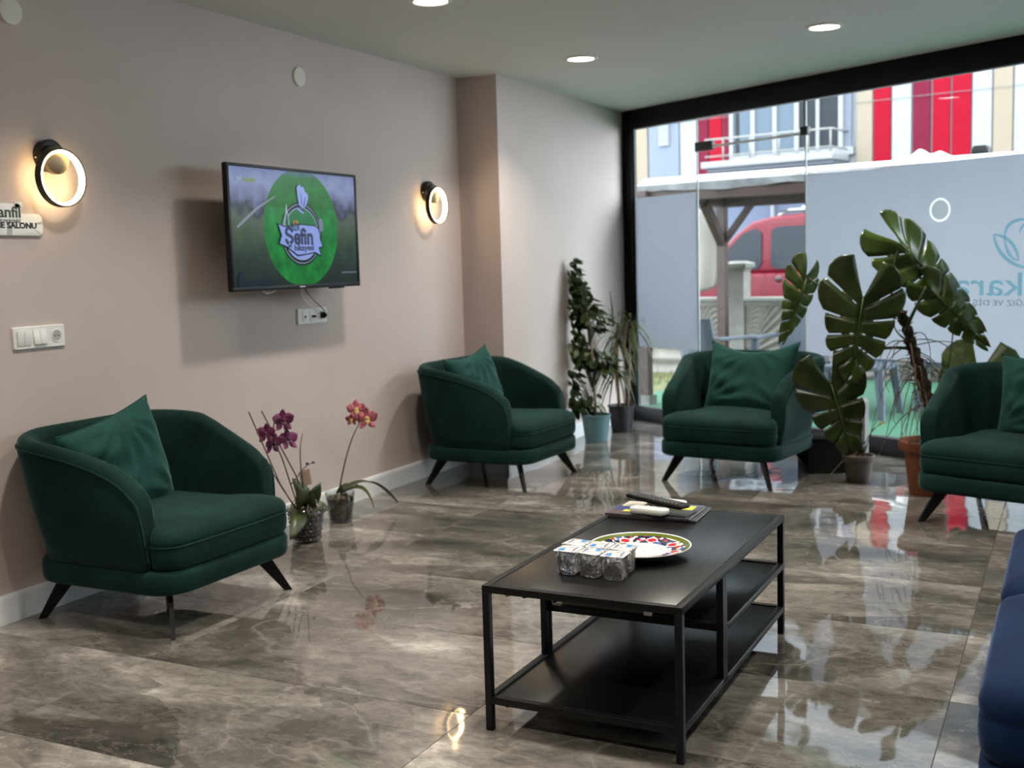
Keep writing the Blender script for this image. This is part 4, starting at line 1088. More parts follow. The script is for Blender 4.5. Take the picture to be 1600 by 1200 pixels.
def frame_from(b, t, nrm):
    b = Vector(b); t = Vector(t); y = (t - b); L = y.length; y.normalize()
    n = Vector(nrm); n = (n - y * n.dot(y)).normalized(); x = y.cross(n)
    return Matrix(((x.x, y.x, n.x, b.x), (x.y, y.y, n.y, b.y), (x.z, y.z, n.z, b.z), (0, 0, 0, 1))), L
def monstera_leaf(org, b, t, nrm, width=1.0, lobes=6, droop=0.10, fold=0.18, slit=0.42, seed=0, mt=None, parent=None, holes=True, L_=None):
    """split leaf: lobes fan off the midrib, slits cut in from the margin, small holes beside the midrib"""
    M4, L = frame_from(b, t, nrm); r_ = random.Random(seed)
    if L_: L = L_
    mb = MB(org); mid = lambda u: 0.97 * u
    nu_gap = 1; ws = [0.0, 0.14, 0.24, 0.34, 0.5, 0.68, 0.84, 0.95, 1.0]
    def P(u, w_, s, k=1.0):
        a = R(160 - 138 * u ** 0.70)               # direction away from the midrib; backwards at the base
        W = (0.60 * (1 - 0.70 * u ** 1.5) * (0.78 + 0.22 * math.sin(math.pi * min(1, u * 2.2 + 0.18)))) * width * k
        x = s * math.sin(a) * W * w_; y = mid(u) + math.cos(a) * W * w_ - 0.10 * w_ * w_ * (1 if u > 0.15 else 0.3) * W + 0.12 * w_ ** 2 * W * u
        z = -fold * abs(x) ** 1.0 * 0.6 - fold * x * x * 1.2 - droop * (max(0, y)) ** 2 + 0.015 * math.sin(9 * u + 5 * w_ + seed)
        return M4 @ Vector((x * L, y * L, z * L))
    for s in (-1, 1):
        cuts = [0.0]
        for i in range(1, lobes): cuts.append(i / lobes * 0.93 + r_.uniform(-0.02, 0.02))
        cuts.append(1.0)
        for i in range(lobes):
            u0, u1 = cuts[i], cuts[i + 1]; gap = 0.04 * (u1 - u0)
            ua = u0 + (gap if i else 0); ub = u1 - (gap if i < lobes - 1 else 0)
            tipk = r_.uniform(0.93, 1.05)
            cols = [ua + (ub - ua) * j / 4 for j in range(5)]
            grid = []
            for j, u in enumerate(cols):
                e = abs(j - 2) / 2.0
                grid.append([P(u, w_ * (1 - 0.10 * e ** 2.5 * (w_ > 0.6)) * tipk, s) for w_ in ws])
            for j in range(4):
                for q in range(len(ws) - 1):
                    mb.add([grid[j][q], grid[j + 1][q], grid[j + 1][q + 1], grid[j][q + 1]], [[0, 1, 2, 3]])
            if i < lobes - 1:                       # the web between two lobes, up to where the slit starts
                u2 = cuts[i + 1] + 0.04 * (cuts[i + 2] - cuts[i + 1]); sl = slit * r_.uniform(0.75, 1.35)
                hole = holes and r_.random() < 0.75
                for q in range(len(ws) - 1):
                    if ws[q + 1] > sl + 0.02: break
                    if hole and q == 1: continue
                    mb.add([P(ub, ws[q], s), P(u2, ws[q], s), P(u2, ws[q + 1], s), P(ub, ws[q + 1], s)], [[0, 1, 2, 3]])
    o = mb.build('leaf', mt or M_mon, parent, smooth=True)
    md = o.modifiers.new('thick', 'SOLIDIFY'); md.thickness = 0.0012
    v = MB(org); v.tube([P(u, 0, 1) + M4.to_3x3() @ Vector((0, 0, 0.002)) for u in (0, 0.25, 0.5, 0.75, 0.98)], [0.0045, 0.004, 0.003, 0.002, 0.0008], 6)
    v.build('midrib', M_vein, o, smooth=True)
    return o

# --- monstera in a terracotta pot
mo = Vector((6.125, 0.675, 0.0))
mon = thing('monstera', 'tall monstera with split leaves and hanging roots in a terracotta pot', 'plant', mo)
m = MB(mo); m.lathe([(0.082, 0), (0.085, 0.004), (0.112, 0.225), (0.114, 0.232), (0.138, 0.236), (0.142, 0.245), (0.142, 0.280), (0.137, 0.287), (0.128, 0.287), (0.122, 0.278), (0.118, 0.262)], 40, mo); m.build('pot', M_terra, mon, auto=35)
m = MB(mo); m.lathe([(0.118, 0.262), (0.06, 0.272), (0.0, 0.274)], 24, mo, False); m.build('soil', M_soil, mon, smooth=True)
path = [(6.135, 0.640, 0.255), (6.146, 0.645, 0.36), (6.150, 0.667, 0.46), (6.152, 0.690, 0.55), (6.151, 0.716, 0.64), (6.150, 0.735, 0.71), (6.148, 0.757, 0.78), (6.145, 0.780, 0.86), (6.142, 0.803, 0.93), (6.140, 0.812, 0.955)]
m = MB(mo)
pp = []
for a, b in zip(path, path[1:]):
    for k in range(4): pp.append(Vector(a).lerp(Vector(b), k / 4) + Vector((rnd.uniform(-.004, .004), rnd.uniform(-.004, .004), 0)))
m.tube(pp, [0.036 + 0.006 * math.sin(i * 2.1) + 0.003 * rnd.random() - 0.0004 * i for i in range(len(pp))], 12); m.build('stem', M_bark, mon, smooth=True)
CAMD = Vector((-0.93, -0.15, 0.32))
LV = [  # base, tip, facing, width, lobes, droop, fold, seed, material
    ((6.123, 0.815, 1.300), (6.235, 0.395, 0.860), (-0.78, -0.28, 0.58), 0.62, 8, 0.10, 0.30, 1, M_mon, None),
    ((6.127, 0.660, 1.060), (6.215, 0.380, 0.765), (-0.90, -0.15, 0.40), 0.60, 6, 0.10, 0.30, 2, M_mon, None),
    ((5.865, 0.955, 1.035), (5.815, 1.005, 0.645), (-0.95, -0.25, 0.15), 1.10, 6, 0.06, 0.14, 3, M_mon, None),
    ((5.822, 1.105, 0.600), (5.837, 1.010, 0.265), (-0.85, -0.15, 0.45), 1.06, 5, 0.10, 0.16, 4, M_mon, None),
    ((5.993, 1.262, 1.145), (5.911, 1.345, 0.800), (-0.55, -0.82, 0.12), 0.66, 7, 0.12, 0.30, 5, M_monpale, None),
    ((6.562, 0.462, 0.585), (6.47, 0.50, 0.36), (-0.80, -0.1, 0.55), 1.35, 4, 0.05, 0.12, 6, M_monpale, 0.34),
]
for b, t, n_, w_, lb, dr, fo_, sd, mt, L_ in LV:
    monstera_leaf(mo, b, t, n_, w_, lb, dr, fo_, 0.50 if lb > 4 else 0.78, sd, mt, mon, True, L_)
def petiole(pts, r0, r1, mt=M_petiole, nm='petiole'):
    p = MB(mo); q = bez(*pts, 12); p.tube(q, [r0 + (r1 - r0) * i / 12 for i in range(13)], 7); return p.build(nm, mt, mon, smooth=True)
petiole(((6.14, 0.80, 0.90), (6.06, 0.87, 0.97), (6.07, 0.86, 1.15), (6.123, 0.815, 1.300)), 0.009, 0.005)
petiole(((6.13, 0.785, 0.84), (6.08, 0.77, 0.90), (6.08, 0.70, 1.03), (6.117, 0.685, 1.080)), 0.011, 0.006)
petiole(((6.14, 0.805, 0.92), (6.05, 0.85, 0.98), (5.93, 0.93, 1.06), (5.865, 0.955, 1.035)), 0.009, 0.005)
petiole(((6.13, 0.775, 0.76), (6.02, 0.92, 0.79), (5.90, 1.10, 0.72), (5.822, 1.105, 0.600)), 0.009, 0.005)
petiole(((6.14, 0.810, 0.93), (6.05, 0.98, 1.03), (5.97, 1.15, 1.04), (5.993, 1.262, 1.145)), 0.007, 0.004)
petiole(((6.15, 0.66, 0.45), (6.25, 0.60, 0.50), (6.40, 0.50, 0.60), (6.562, 0.462, 0.585)), 0.009, 0.005)
petiole(((6.16, 0.65, 0.42), (6.20, 0.58, 0.55), (6.19, 0.56, 0.80), (6.21, 0.555, 0.96)), 0.005, 0.003)
petiole(((6.13, 0.775, 0.80), (6.05, 0.80, 0.83), (5.98, 0.83, 0.86), (5.96, 0.82, 0.93)), 0.006, 0.002)
petiole(((5.993, 1.262, 1.145), (5.99, 1.255, 1.16), (5.98, 1.235, 1.17), (5.985, 1.23, 1.19)), 0.004, 0.0015)
rt = MB(mo); rr_ = random.Random(21)
for i in range(44):                        # dry aerial roots, hooked and drooping towards the pot and the floor
    z0 = rr_.uniform(0.40, 0.80); f_ = (z0 - 0.255) / 0.7
    s0 = Vector((6.148, 0.64 + 0.17 * f_, z0)); az = rr_.choice([rr_.uniform(110, 215), rr_.uniform(150, 200), rr_.uniform(-90, 60)])
    reach = rr_.uniform(0.08, 0.34) if z0 < 0.7 else rr_.uniform(0.15, 0.36)
    d = Vector((math.cos(R(az)), math.sin(R(az)), 0))
    e = s0 + d * reach + Vector((rr_.uniform(-.05, .05), rr_.uniform(-.05, .05), -rr_.uniform(0.1, 0.42))); e.z = max(0.05 if (e - mo).to_2d().length > 0.16 else 0.30, e.z)
    c1 = s0 + d * reach * 0.5 + Vector((0, 0, rr_.uniform(-0.02, 0.12))); c2 = e + Vector((rr_.uniform(-.08, .08), rr_.uniform(-.08, .08), rr_.uniform(0.05, 0.2)))
    rt.tube(bez(s0, c1, c2, e, 9), [0.0032 - 0.0018 * k / 9 for k in range(10)], 5)
tag(rt.build('aerial_roots', M_root, mon, smooth=True), kind='stuff')
fb = MB(mo)
for i in range(70):                        # torn fibres standing off the stem
    z0 = rr_.uniform(0.36, 0.95); f_ = (z0 - 0.255) / 0.7; a = rr_.uniform(0, 6.28); c_ = Vector((6.148, 0.635 + 0.175 * f_, z0))
    d = Vector((math.cos(a), math.sin(a), rr_.uniform(-.5, .5)))
    fb.tube([c_ + d * 0.030, c_ + d * rr_.uniform(0.042, 0.058)], [0.004, 0.0012], 4)
tag(fb.build('stem_fibres', M_bark, mon), kind='stuff')

# --- small plant in a brown pot
so_ = Vector((6.345, 1.055, 0)); sp_ = thing('small_potted_plant', 'small plant with bare stems in a brown plastic pot beside the armchair', 'plant', so_)
m = MB(so_); m.lathe([(0.058, 0), (0.061, 0.004), (0.077, 0.115), (0.085, 0.118), (0.087, 0.124), (0.088, 0.148), (0.085, 0.152), (0.079, 0.150), (0.076, 0.135)], 36, so_); m.build('pot', mat('brown_plastic', (0.068, 0.050, 0.042), 0.5), sp_, auto=35)
m = MB(so_); m.lathe([(0.078, 0.135), (0.0, 0.145)], 24, so_, False); m.build('soil', mat('reddish_soil', (0.09, 0.035, 0.018), 0.95, noise=0.4, nscale=60), sp_)
def simple_leaf(org, b, t, nrm, wid, mt, parent, nm='leaf', arch=0.15, n=7, fold=0.25, blunt=0.75):
    M4, L = frame_from(b, t, nrm); m_ = MB(org); rows = []
    for i in range(n + 1):
        u = i / n; w_ = wid * (math.sin(math.pi * u ** blunt) ** 0.85 if 0 < u < 1 else 0.02)
        zc = arch * L * (math.sin(math.pi * u))
        rows.append([M4 @ Vector((-w_ / 2, u * L, zc + fold * w_ / 2)), M4 @ Vector((0, u * L, zc)), M4 @ Vector((w_ / 2, u * L, zc + fold * w_ / 2))])
    for i in range(n):
        for j in range(2): m_.add([rows[i][j], rows[i][j + 1], rows[i + 1][j + 1], rows[i + 1][j]], [[0, 1, 2, 3]])
    o = m_.build(nm, mt, parent, smooth=True); md = o.modifiers.new('thick', 'SOLIDIFY'); md.thickness = 0.0012
    return o
M_yel = mat('yellowing_leaf', (0.30, 0.26, 0.07), 0.5)
for pts, r0 in ((((6.345, 1.055, .14), (6.35, 1.06, .25), (6.36, 1.07, .34), (6.37, 1.08, .43)), .004), (((6.35, 1.04, .14), (6.34, 1.03, .22), (6.33, .99, .28), (6.31, .95, .32)), .0035),
                (((6.34, 1.03, .14), (6.33, 1.0, .24), (6.32, .97, .33), (6.32, .94, .38)), .003), (((6.33, 1.08, .14), (6.29, 1.12, .16), (6.25, 1.18, .05), (6.22, 1.22, .006)), .003),
                (((6.22, 1.22, .006), (6.20, 1.24, .004), (6.19, 1.26, .004), (6.19, 1.28, .006)), .003), (((6.345, 1.06, .14), (6.32, 1.09, .20), (6.31, 1.11, .22), (6.29, 1.13, .2)), .003)):
    p = MB(so_); p.tube(bez(*pts, 9), [r0 - r0 * .5 * k / 9 for k in range(10)], 6); p.build('stem', M_petiole if r0 > .0031 else M_root, sp_, smooth=True)
simple_leaf(so_, (6.33, 1.09, .15), (6.30, 1.12, .24), (-.9, -.2, .3), 0.08, M_mon, sp_)
simple_leaf(so_, (6.34, 1.03, .16), (6.31, 1.06, .245), (-.9, -.4, .3), 0.06, M_mon, sp_)
simple_leaf(so_, (6.31, .95, .32), (6.30, .90, .345), (-.8, 0, .6), 0.014, M_yel, sp_)
simple_leaf(so_, (6.33, 1.10, .15), (6.29, 1.16, .20), (-.9, -.2, .3), 0.05, M_mon, sp_)
simple_leaf(so_, (6.37, 1.08, .42), (6.375, 1.09, .53), (-.95, -.2, .1), 0.03, M_mon, sp_)

# --- leafy fig in a pale blue pot
fo_ = Vector((7.235, 2.985, 0)); fi = thing('leafy_fig', 'bushy small leaved plant on a cane in a pale blue pot', 'plant', fo_)
M_blupot = mat('pale_blue_plastic', (0.085, 0.165, 0.180), 0.42)
m = MB(fo_); m.lathe([(0.074, 0), (0.078, 0.004), (0.100, 0.180), (0.105, 0.182), (0.106, 0.194), (0.102, 0.196), (0.097, 0.192), (0.096, 0.175)], 40, fo_); m.build('pot', M_blupot, fi, auto=35)
m = MB(fo_); m.lathe([(0.097, 0.172), (0, 0.178)], 24, fo_, False); m.build('soil', M_soil, fi)
m = MB(fo_); m.tube([fo_ + Vector(p) for p in ((0, 0, .17), (0.0, .01, .45), (0.005, .03, .8), (0.0, .10, 1.10))], [0.010, .009, .008, .006], 8); m.build('cane', mat('bamboo_cane', (0.32, 0.25, 0.16), 0.6), fi, smooth=True)
fl_r = random.Random(4)
M_fic = [leaf_mat('fig_leaf_dark', (0.012, 0.028, 0.007), (0.045, 0.078, 0.020), 20, 0.35, 0.15), leaf_mat('fig_leaf_mottled', (0.030, 0.055, 0.012), (0.20, 0.22, 0.08), 26, 0.4, 0.2)]
FM = []
for mt in M_fic:
    for wid in (0.030, 0.038):
        o = simple_leaf((0, 0, 0), (0, 0, 0), (0, 0.066, 0), (0, 0, 1), wid, mt, None, arch=-0.12, n=5, blunt=0.85)
        FM.append(o.data); bpy.data.objects.remove(o)
clusters = [((0.0, .19, 1.17), (.075, .06, .14), 55), ((0.005, .125, 1.0), (.10, .12, .15), 105), ((0.01, -.01, .89), (.09, .10, .10), 44), ((0.0, .135, .83), (.06, .06, .09), 22), ((-.02, .12, .66), (.09, .08, .11), 52), ((0.0, .03, .60), (.11, .14, .09), 64), ((0.0, -.09, .57), (.07, .07, .08), 26), ((-.05, .16, .45), (.07, .06, .09), 24), ((-.06, .20, .36), (.06, .05, .07), 16), ((-.04, .13, .27), (.06, .06, .10), 34), ((-.02, .0, .30), (.06, .06, .07), 10)]
stems = MB(fo_)
k_ = 0
for (cx, cy, cz), (sx, sy, sz), n_ in clusters:
    base = fo_ + Vector((0, 0.02 + 0.05 * max(0, cz - .5), max(0.18, cz - 0.22)))
    for i in range(n_):
        while True:
            q = Vector((fl_r.uniform(-1, 1), fl_r.uniform(-1, 1), fl_r.uniform(-1, 1)))
            if q.length <= 1: break
        p = fo_ + Vector((cx + q.x * sx, cy + q.y * sy, cz + q.z * sz))
        if p.y > YP - 0.035: p.y = YP - 0.035 - fl_r.uniform(0, .04)
        o = bpy.data.objects.new('leaf', FM[k_ % 4 if fl_r.random() < .45 else (k_ % 2)]); COL.objects.link(o); o.parent = fi; k_ += 1
        out = (p - (fo_ + Vector((0, .05, cz)))).normalized()
        az = math.atan2(out.y, out.x) + fl_r.uniform(-1.0, 1.0) - math.pi / 2
        if p.y > YP - 0.11: az = fl_r.uniform(math.pi * .6, math.pi * 1.4)
        o.location = p - fo_; o.rotation_euler = (fl_r.uniform(-1.25, -.1), fl_r.uniform(-.5, .5), az)
        s_ = fl_r.uniform(.95, 1.5); o.scale = (s_, s_, s_)
        if i % 4 == 0: stems.tube([base, base.lerp(p, .5) + Vector((0, 0, .04)), p], [.004, .003, .0018], 5)
tag(stems.build('twigs', M_petiole, fi, smooth=True), kind='stuff')

# --- dragon tree in a black pot
do_ = Vector((7.735, 2.985, 0)); dr_ = thing('dragon_tree', 'spiky dragon tree with strap leaves in a black pot', 'plant', do_)
m = MB(do_); m.lathe([(0.072, 0), (0.076, 0.004), (0.096, 0.180), (0.102, 0.184), (0.102, 0.197), (0.096, 0.198), (0.092, 0.18)], 40, do_); m.build('pot', mat('black_pot', (0.016, 0.015, 0.019), 0.45), dr_, auto=35)
m = MB(do_); m.lathe([(0.093, 0.178), (0, 0.184)], 24, do_, False); m.build('soil', mat('reddish_soil', (0.09, 0.035, 0.018), 0.95, noise=0.4, nscale=60), dr_)
M_str = [leaf_mat('strap_leaf', (0.030, 0.042, 0.012), (0.085, 0.100, 0.030), 10, 0.4, 0.2), leaf_mat('strap_leaf_dry', (0.07, 0.050, 0.020), (0.16, 0.12, 0.05), 10, 0.5, 0.2)]
dr = random.Random(12)
heads = [((0.0, .03, .46), 34, .22, .9), ((-0.02, .02, .68), 38, .27, 1.0), ((0.03, -.065, .80), 38, .29, 1.0)]
for (hx, hy, hz), n_, ln_, _ in heads:
    c_ = do_ + Vector((hx, hy, hz))
    sm = MB(do_); sm.tube([do_ + Vector((hx * .6, hy * .6, .17)), do_ + Vector((hx, hy * .9, hz * .6)), c_], [.012, .010, .009], 8); sm.build('stem', mat('tan_cane', (0.30, 0.20, 0.12), 0.7, noise=0.25, nscale=40), dr_, smooth=True)
    for i in range(n_):
        az = dr.uniform(0, 6.283); up = dr.uniform(-.1, 1.1); l_ = ln_ * dr.uniform(.7, 1.15)
        d = Vector((math.cos(az), math.sin(az), 0)); st_ = c_ + Vector((0, 0, dr.uniform(-.06, .03)))
        rows = []; m_ = MB(do_); side = Vector((-d.y, d.x, 0))
        for k in range(8):
            u = k / 7; p = st_ + d * l_ * (u * (1 - .25 * up * u)) * (.75 if up > .8 else .9) + Vector((0, 0, l_ * (up * u - (1.25 + .4 * dr.random() * 0) * u * u * (1.15 - .45 * up))))
            lim = YP - .02
            if p.y > lim: p.y = lim
            dd = (p - wp(0, 0)).dot(WN)
            if dd > -0.075: p -= WN * (dd + 0.075)
            w_ = .0085 * (1 - u ** 2.2) + .0006
            rows.append((p - side * w_, p + side * w_))
        for k in range(7): m_.add([rows[k][0], rows[k][1], rows[k + 1][1], rows[k + 1][0]], [[0, 1, 2, 3]])
        m_.build('strap_leaf', M_str[1] if dr.random() < .22 else M_str[0], dr_, smooth=True)
sm = MB(do_); sm.tube([do_ + Vector((-.01, .05, .78)), do_ + Vector((-.01, .055, .92)), do_ + Vector((-.012, .07, 1.04))], [.008, .007, .002], 6); sm.build('young_shoot', M_str[0], dr_, smooth=True)

# --- two orchids in glass pots
def orchid_flower(org, c_, nrm, size, mts, parent):
    c_ = Vector(c_); nrm = Vector(nrm).normalized()
    up = Vector((0, 0, 1)); x = up.cross(nrm).normalized(); y = nrm.cross(x)
    fl0 = MB(org); fl0.lathe([(0.0, 0.0), (size * .10, size * .05), (size * .13, size * .12), (size * .06, size * .2), (0, size * .22)], 10)
    Mx = Matrix(((x.x, y.x, nrm.x, c_.x), (x.y, y.y, nrm.y, c_.y), (x.z, y.z, nrm.z, c_.z), (0, 0, 0, 1)))
    fl0.v = [Mx @ v for v in fl0.v]; head = fl0.build('flower', mts[1], parent, smooth=True)
    for a, l_, w_ in ((90, 1.0, .55), (20, 1.0, .95), (160, 1.0, .95), (232, 1.0, .55), (308, 1.0, .55)):
        d = x * math.cos(R(a)) + y * math.sin(R(a))
        simple_leaf(org, c_ + d * size * .05, c_ + d * size * l_ * .62 + nrm * size * .12, nrm, size * w_ * .62, mts[0], head, 'petal', arch=-.12, n=5, fold=.2, blunt=1.0)
    simple_leaf(org, c_ + nrm * size * .1, c_ - y * size * .34 + nrm * size * .25, nrm, size * .25, mts[1], head, 'lip', n=4)
M_purple = mat('purple_petal', (0.16, 0.022, 0.085), 0.5, noise=0.5, nscale=50); M_purpled = mat('dark_purple_lip', (0.07, 0.008, 0.035), 0.5)
M_pink = mat('pink_yellow_petal', (0.48, 0.13, 0.16), 0.5, noise=0.75, nscale=70); M_yell = mat('yellow_lip', (0.55, 0.40, 0.14), 0.5)
M_orl = leaf_mat('orchid_leaf', (0.018, 0.030, 0.007), (0.048, 0.066, 0.016), 8, 0.35, 0.1)
M_stake = mat('brown_stake', (0.10, 0.062, 0.050), 0.6); M_spike = mat('dark_spike', (0.045, 0.040, 0.022), 0.5); M_aroot = mat('pale_air_root', (0.42, 0.36, 0.27), 0.8)
M_barkmix = mat('orchid_bark', (0.085, 0.064, 0.050), 0.95, noise=0.7, nscale=45, bump=1.0, bscale=60)
def orchid_pot(o_, loc, r0, r1, h, dots):
    m = MB(o_); m.lathe([(r0 * .9, 0), (r0, .004), (r1, h), (r1 - .003, h), (r0 - .004, .010), (0, .009)], 40, loc); m.build('glass_pot', M_potglass, o_.thing, smooth=True) if False else None
    return m
def orchid(name, label, loc, r0, r1, h):
    o_ = Vector(loc); t = thing(name, label, 'plant', o_)
    m = MB(o_); m.lathe([(r0 * .88, 0), (r0, .004), (r0 + (r1 - r0) * .5, h * .5), (r1, h), (r1 - .003, h), (r0 + (r1 - r0) * .5 - .003, h * .5), (r0 - .004, .008), (0, .007)], 40, o_); m.build('glass_pot', M_potglass, t, smooth=True)
    m = MB(o_); m.lathe([(0, .010), (r0 - .007, .011), (r0 + (r1 - r0) * .45 - .007, h * .45), (r0 + (r1 - r0) * .8 - .006, h * .8), (r1 * .6, h * .86), (0, h * .9)], 24, o_)
    m.v = [v + Vector((rnd.uniform(-.003, .003), rnd.uniform(-.003, .003), rnd.uniform(-.003, .006))) if (v - o_).z > .02 else v for v in m.v]; m.build('bark_mix', M_barkmix, t)
    return t, o_
def tube_part(org, pts, r_, nm, mt, parent, n=6):
    m = MB(org); m.tube(pts, r_, n); return m.build(nm, mt, parent, smooth=True)
o1, p1 = orchid('orchid', 'purple flowered orchid with stakes in a ribbed glass pot by the armchair', (4.150, 3.175, 0), .062, .086, .168)
for k in range(22):                       # glass knobs that ring the pot
    a = 2 * math.pi * k / 22
    for q in range(6):
        pass
kn = MB(p1)
for q in range(8):
    z_ = .018 + q * .019; rr0 = .062 + .024 * z_ / .168
    for k in range(22):
        a = 2 * math.pi * (k + .5 * (q % 2)) / 22; c_ = p1 + Vector((math.cos(a) * rr0, math.sin(a) * rr0, z_)); d = Vector((math.cos(a), math.sin(a), 0)); s_ = Vector((-d.y, d.x, 0)) * .0075; u_ = Vector((0, 0, .0075))
        kn.add([c_ + s_, c_ + u_, c_ - s_, c_ - u_, c_ + d * .0055], [[0, 1, 4], [1, 2, 4], [2, 3, 4], [3, 0, 4], [3, 2, 1, 0]])
tag(kn.build('glass_knobs', mat('smoky_glass_knob', (0.075, 0.066, 0.062), 0.15), o1), kind='stuff')
Y1_ = 3.15
tube_part(p1, [(4.09, 3.17, .14), (3.94, Y1_, .313), (3.757, Y1_, .657)], .0032, 'stake', M_stake, o1)
tube_part(p1, [(4.15, 3.17, .14), (4.063, Y1_, .32), (3.841, Y1_, .650)], .0032, 'stake', M_stake, o1)
tube_part(p1, [(4.10, 3.18, .15), (3.99, 3.17, .27), (3.90, 3.16, .375)], .0028, 'stake', M_stake, o1)
tube_part(p1, bez((4.10, 3.17, .15), (4.0, 3.16, .35), (3.97, 3.15, .44), (3.93, 3.15, .475), 10) + bez((3.93, 3.15, .475), (3.90, 3.15, .56), (3.92, 3.15, .62), (3.965, 3.15, .60), 8)[1:], .003, 'flower_spike', M_spike, o1)
tube_part(p1, bez((4.14, 3.17, .15), (4.11, 3.15, .32), (4.07, 3.15, .42), (4.123, 3.15, .511), 10), [.0045 - .0003 * k for k in range(11)], 'flower_spike', M_spike, o1)
tube_part(p1, bez((4.03, 3.16, .29), (4.10, 3.15, .33), (4.13, 3.15, .375), (4.205, 3.15, .360), 10), .0025, 'flower_spike', M_spike, o1)
for c_, s_ in (((4.145, 3.15, .366), .009), ((4.19, 3.15, .364), .008)):
    m = MB(p1); m.lathe([(0, -s_), (s_ * .7, -s_ * .4), (s_ * .8, .2 * s_), (0, s_)], 8, c_); m.build('bud', M_purpled, o1, smooth=True)
for c_, n_, s_ in (((3.978, 3.145, .590), (-.6, -.8, .1), .085), ((3.86, 3.145, .548), (-.9, -.3, .2), .075), ((3.895, 3.14, .500), (-.2, -.9, -.3), .085), ((4.000, 3.14, .500), (-.3, -.9, .3), .085), ((3.995, 3.15, .545), (.7, -.6, .2), .06)):
    orchid_flower(p1, c_, n_, s_, (M_purple, M_purpled), o1)
for b, t, w_ in (((4.11, 3.17, .155), (3.93, 3.10, .06), .075), ((4.10, 3.17, .16), (4.02, 3.12, .30), .075), ((4.16, 3.16, .16), (4.235, 3.10, .135), .06), ((4.16, 3.17, .17), (4.12, 3.22, .30), .07), ((4.13, 3.15, .16), (4.10, 3.09, .24), .06), ((4.17, 3.17, .16), (4.20, 3.12, .27), .06)):
    simple_leaf(p1, b, t, (-.5, -.7, .55), w_, M_orl, o1, n=7, blunt=.8, arch=.12)
ar = random.Random(3)
for k in range(13):
    a = ar.uniform(0, 6.28); b0 = p1 + Vector((.02 * math.cos(a), .02 * math.sin(a), .165)); e0 = p1 + Vector((.068 * math.cos(a), .068 * math.sin(a), ar.uniform(.12, .165)))
    tube_part(p1, bez(b0, b0 + Vector((0, 0, .05)), e0 + Vector((0, 0, .06)), e0, 7), .0033, 'air_root', M_aroot, o1)
kt = MB(p1); kt.box(-.028, .028, -.001, .001, 0, .075, Matrix.Translation((4.20, 3.20, .25)) @ Matrix.Rotation(R(-25), 4, 'Z') @ Matrix.Rotation(R(-8), 4, 'Y'))
kt.v += []; kt.build('kraft_tag', mat('kraft_paper', (0.36, 0.24, 0.17), 0.8), o1)
tube_part(p1, [(4.17, 3.19, .15), (4.20, 3.20, .26)], .002, 'tag_stick', M_stake, o1)
o2, p2 = orchid('orchid', 'orchid with one pink and yellow spray in a clear glass pot', (4.545, 3.262, 0), .058, .074, .150)
tube_part(p2, bez((4.53, 3.26, .13), (4.56, 3.25, .26), (4.63, 3.25, .40), (4.715, 3.25, .459), 10) + bez((4.715, 3.25, .459), (4.735, 3.25, .50), (4.72, 3.25, .535), (4.68, 3.25, .548), 6)[1:], [.0045 - .00016 * k for k in range(17)], 'flower_spike', M_spike, o2)
for c_, n_, s_ in (((4.685, 3.24, .545), (-.7, -.7, .2), .085), ((4.775, 3.24, .487), (-.7, -.7, .1), .10), ((4.645, 3.24, .500), (-.9, -.3, -.2), .055)):
    orchid_flower(p2, c_, n_, s_, (M_pink, M_yell), o2)
def arch_leaf(org, b, mid_, t, w_, mt, parent):
    b, mid_, t = Vector(b), Vector(mid_), Vector(t); pts_ = bez(b, b.lerp(mid_, .75), mid_.lerp(t, .3), t, 12); m_ = MB(org); rows = []
    sd = (t - b).cross(Vector((0, 0, 1))).normalized() if (t - b).to_2d().length > .02 else Vector((1, 0, 0))
    for k, p in enumerate(pts_):
        u = k / 12; ww = w_ * .5 * math.sin(math.pi * min(.97, u * .82 + .14)) ** .8; p = Vector(p)
        rows.append([p - sd * ww + Vector((0, 0, .22 * ww)), p, p + sd * ww + Vector((0, 0, .22 * ww))])
    for k in range(12):
        for j in range(2): m_.add([rows[k][j], rows[k][j + 1], rows[k + 1][j + 1], rows[k + 1][j]], [[0, 1, 2, 3]])
    o = m_.build('leaf', mt, parent, smooth=True); md = o.modifiers.new('thick', 'SOLIDIFY'); md.thickness = .002
arch_leaf(p2, (4.54, 3.25, .15), (4.72, 3.20, .235), (4.885, 3.14, .035), .062, M_orl, o2)
arch_leaf(p2, (4.545, 3.245, .145), (4.63, 3.16, .20), (4.62, 3.11, .06), .075, leaf_mat('orchid_leaf_yellowed', (0.055, 0.060, 0.010), (0.12, 0.11, 0.025), 8, .4, .1), o2)
arch_leaf(p2, (4.54, 3.26, .15), (4.66, 3.30, .19), (4.76, 3.28, .13), .03, M_orl, o2)
simple_leaf(p2, (4.53, 3.26, .14), (4.50, 3.22, .20), (-.6, -.7, .4), .035, M_orl, o2)
for k in range(7):
    a = ar.uniform(2.4, 5.4); rr0 = .066; e0 = p2 + Vector((rr0 * math.cos(a) * .92, rr0 * math.sin(a) * .92, ar.uniform(.05, .125))); b0 = p2 + Vector((.03 * math.cos(a), .03 * math.sin(a), .14))
    tube_part(p2, bez(b0, b0 + Vector((0, 0, .02)), e0 + Vector((0, 0, .04)), e0, 6), .0025, 'air_root', M_aroot, o2)

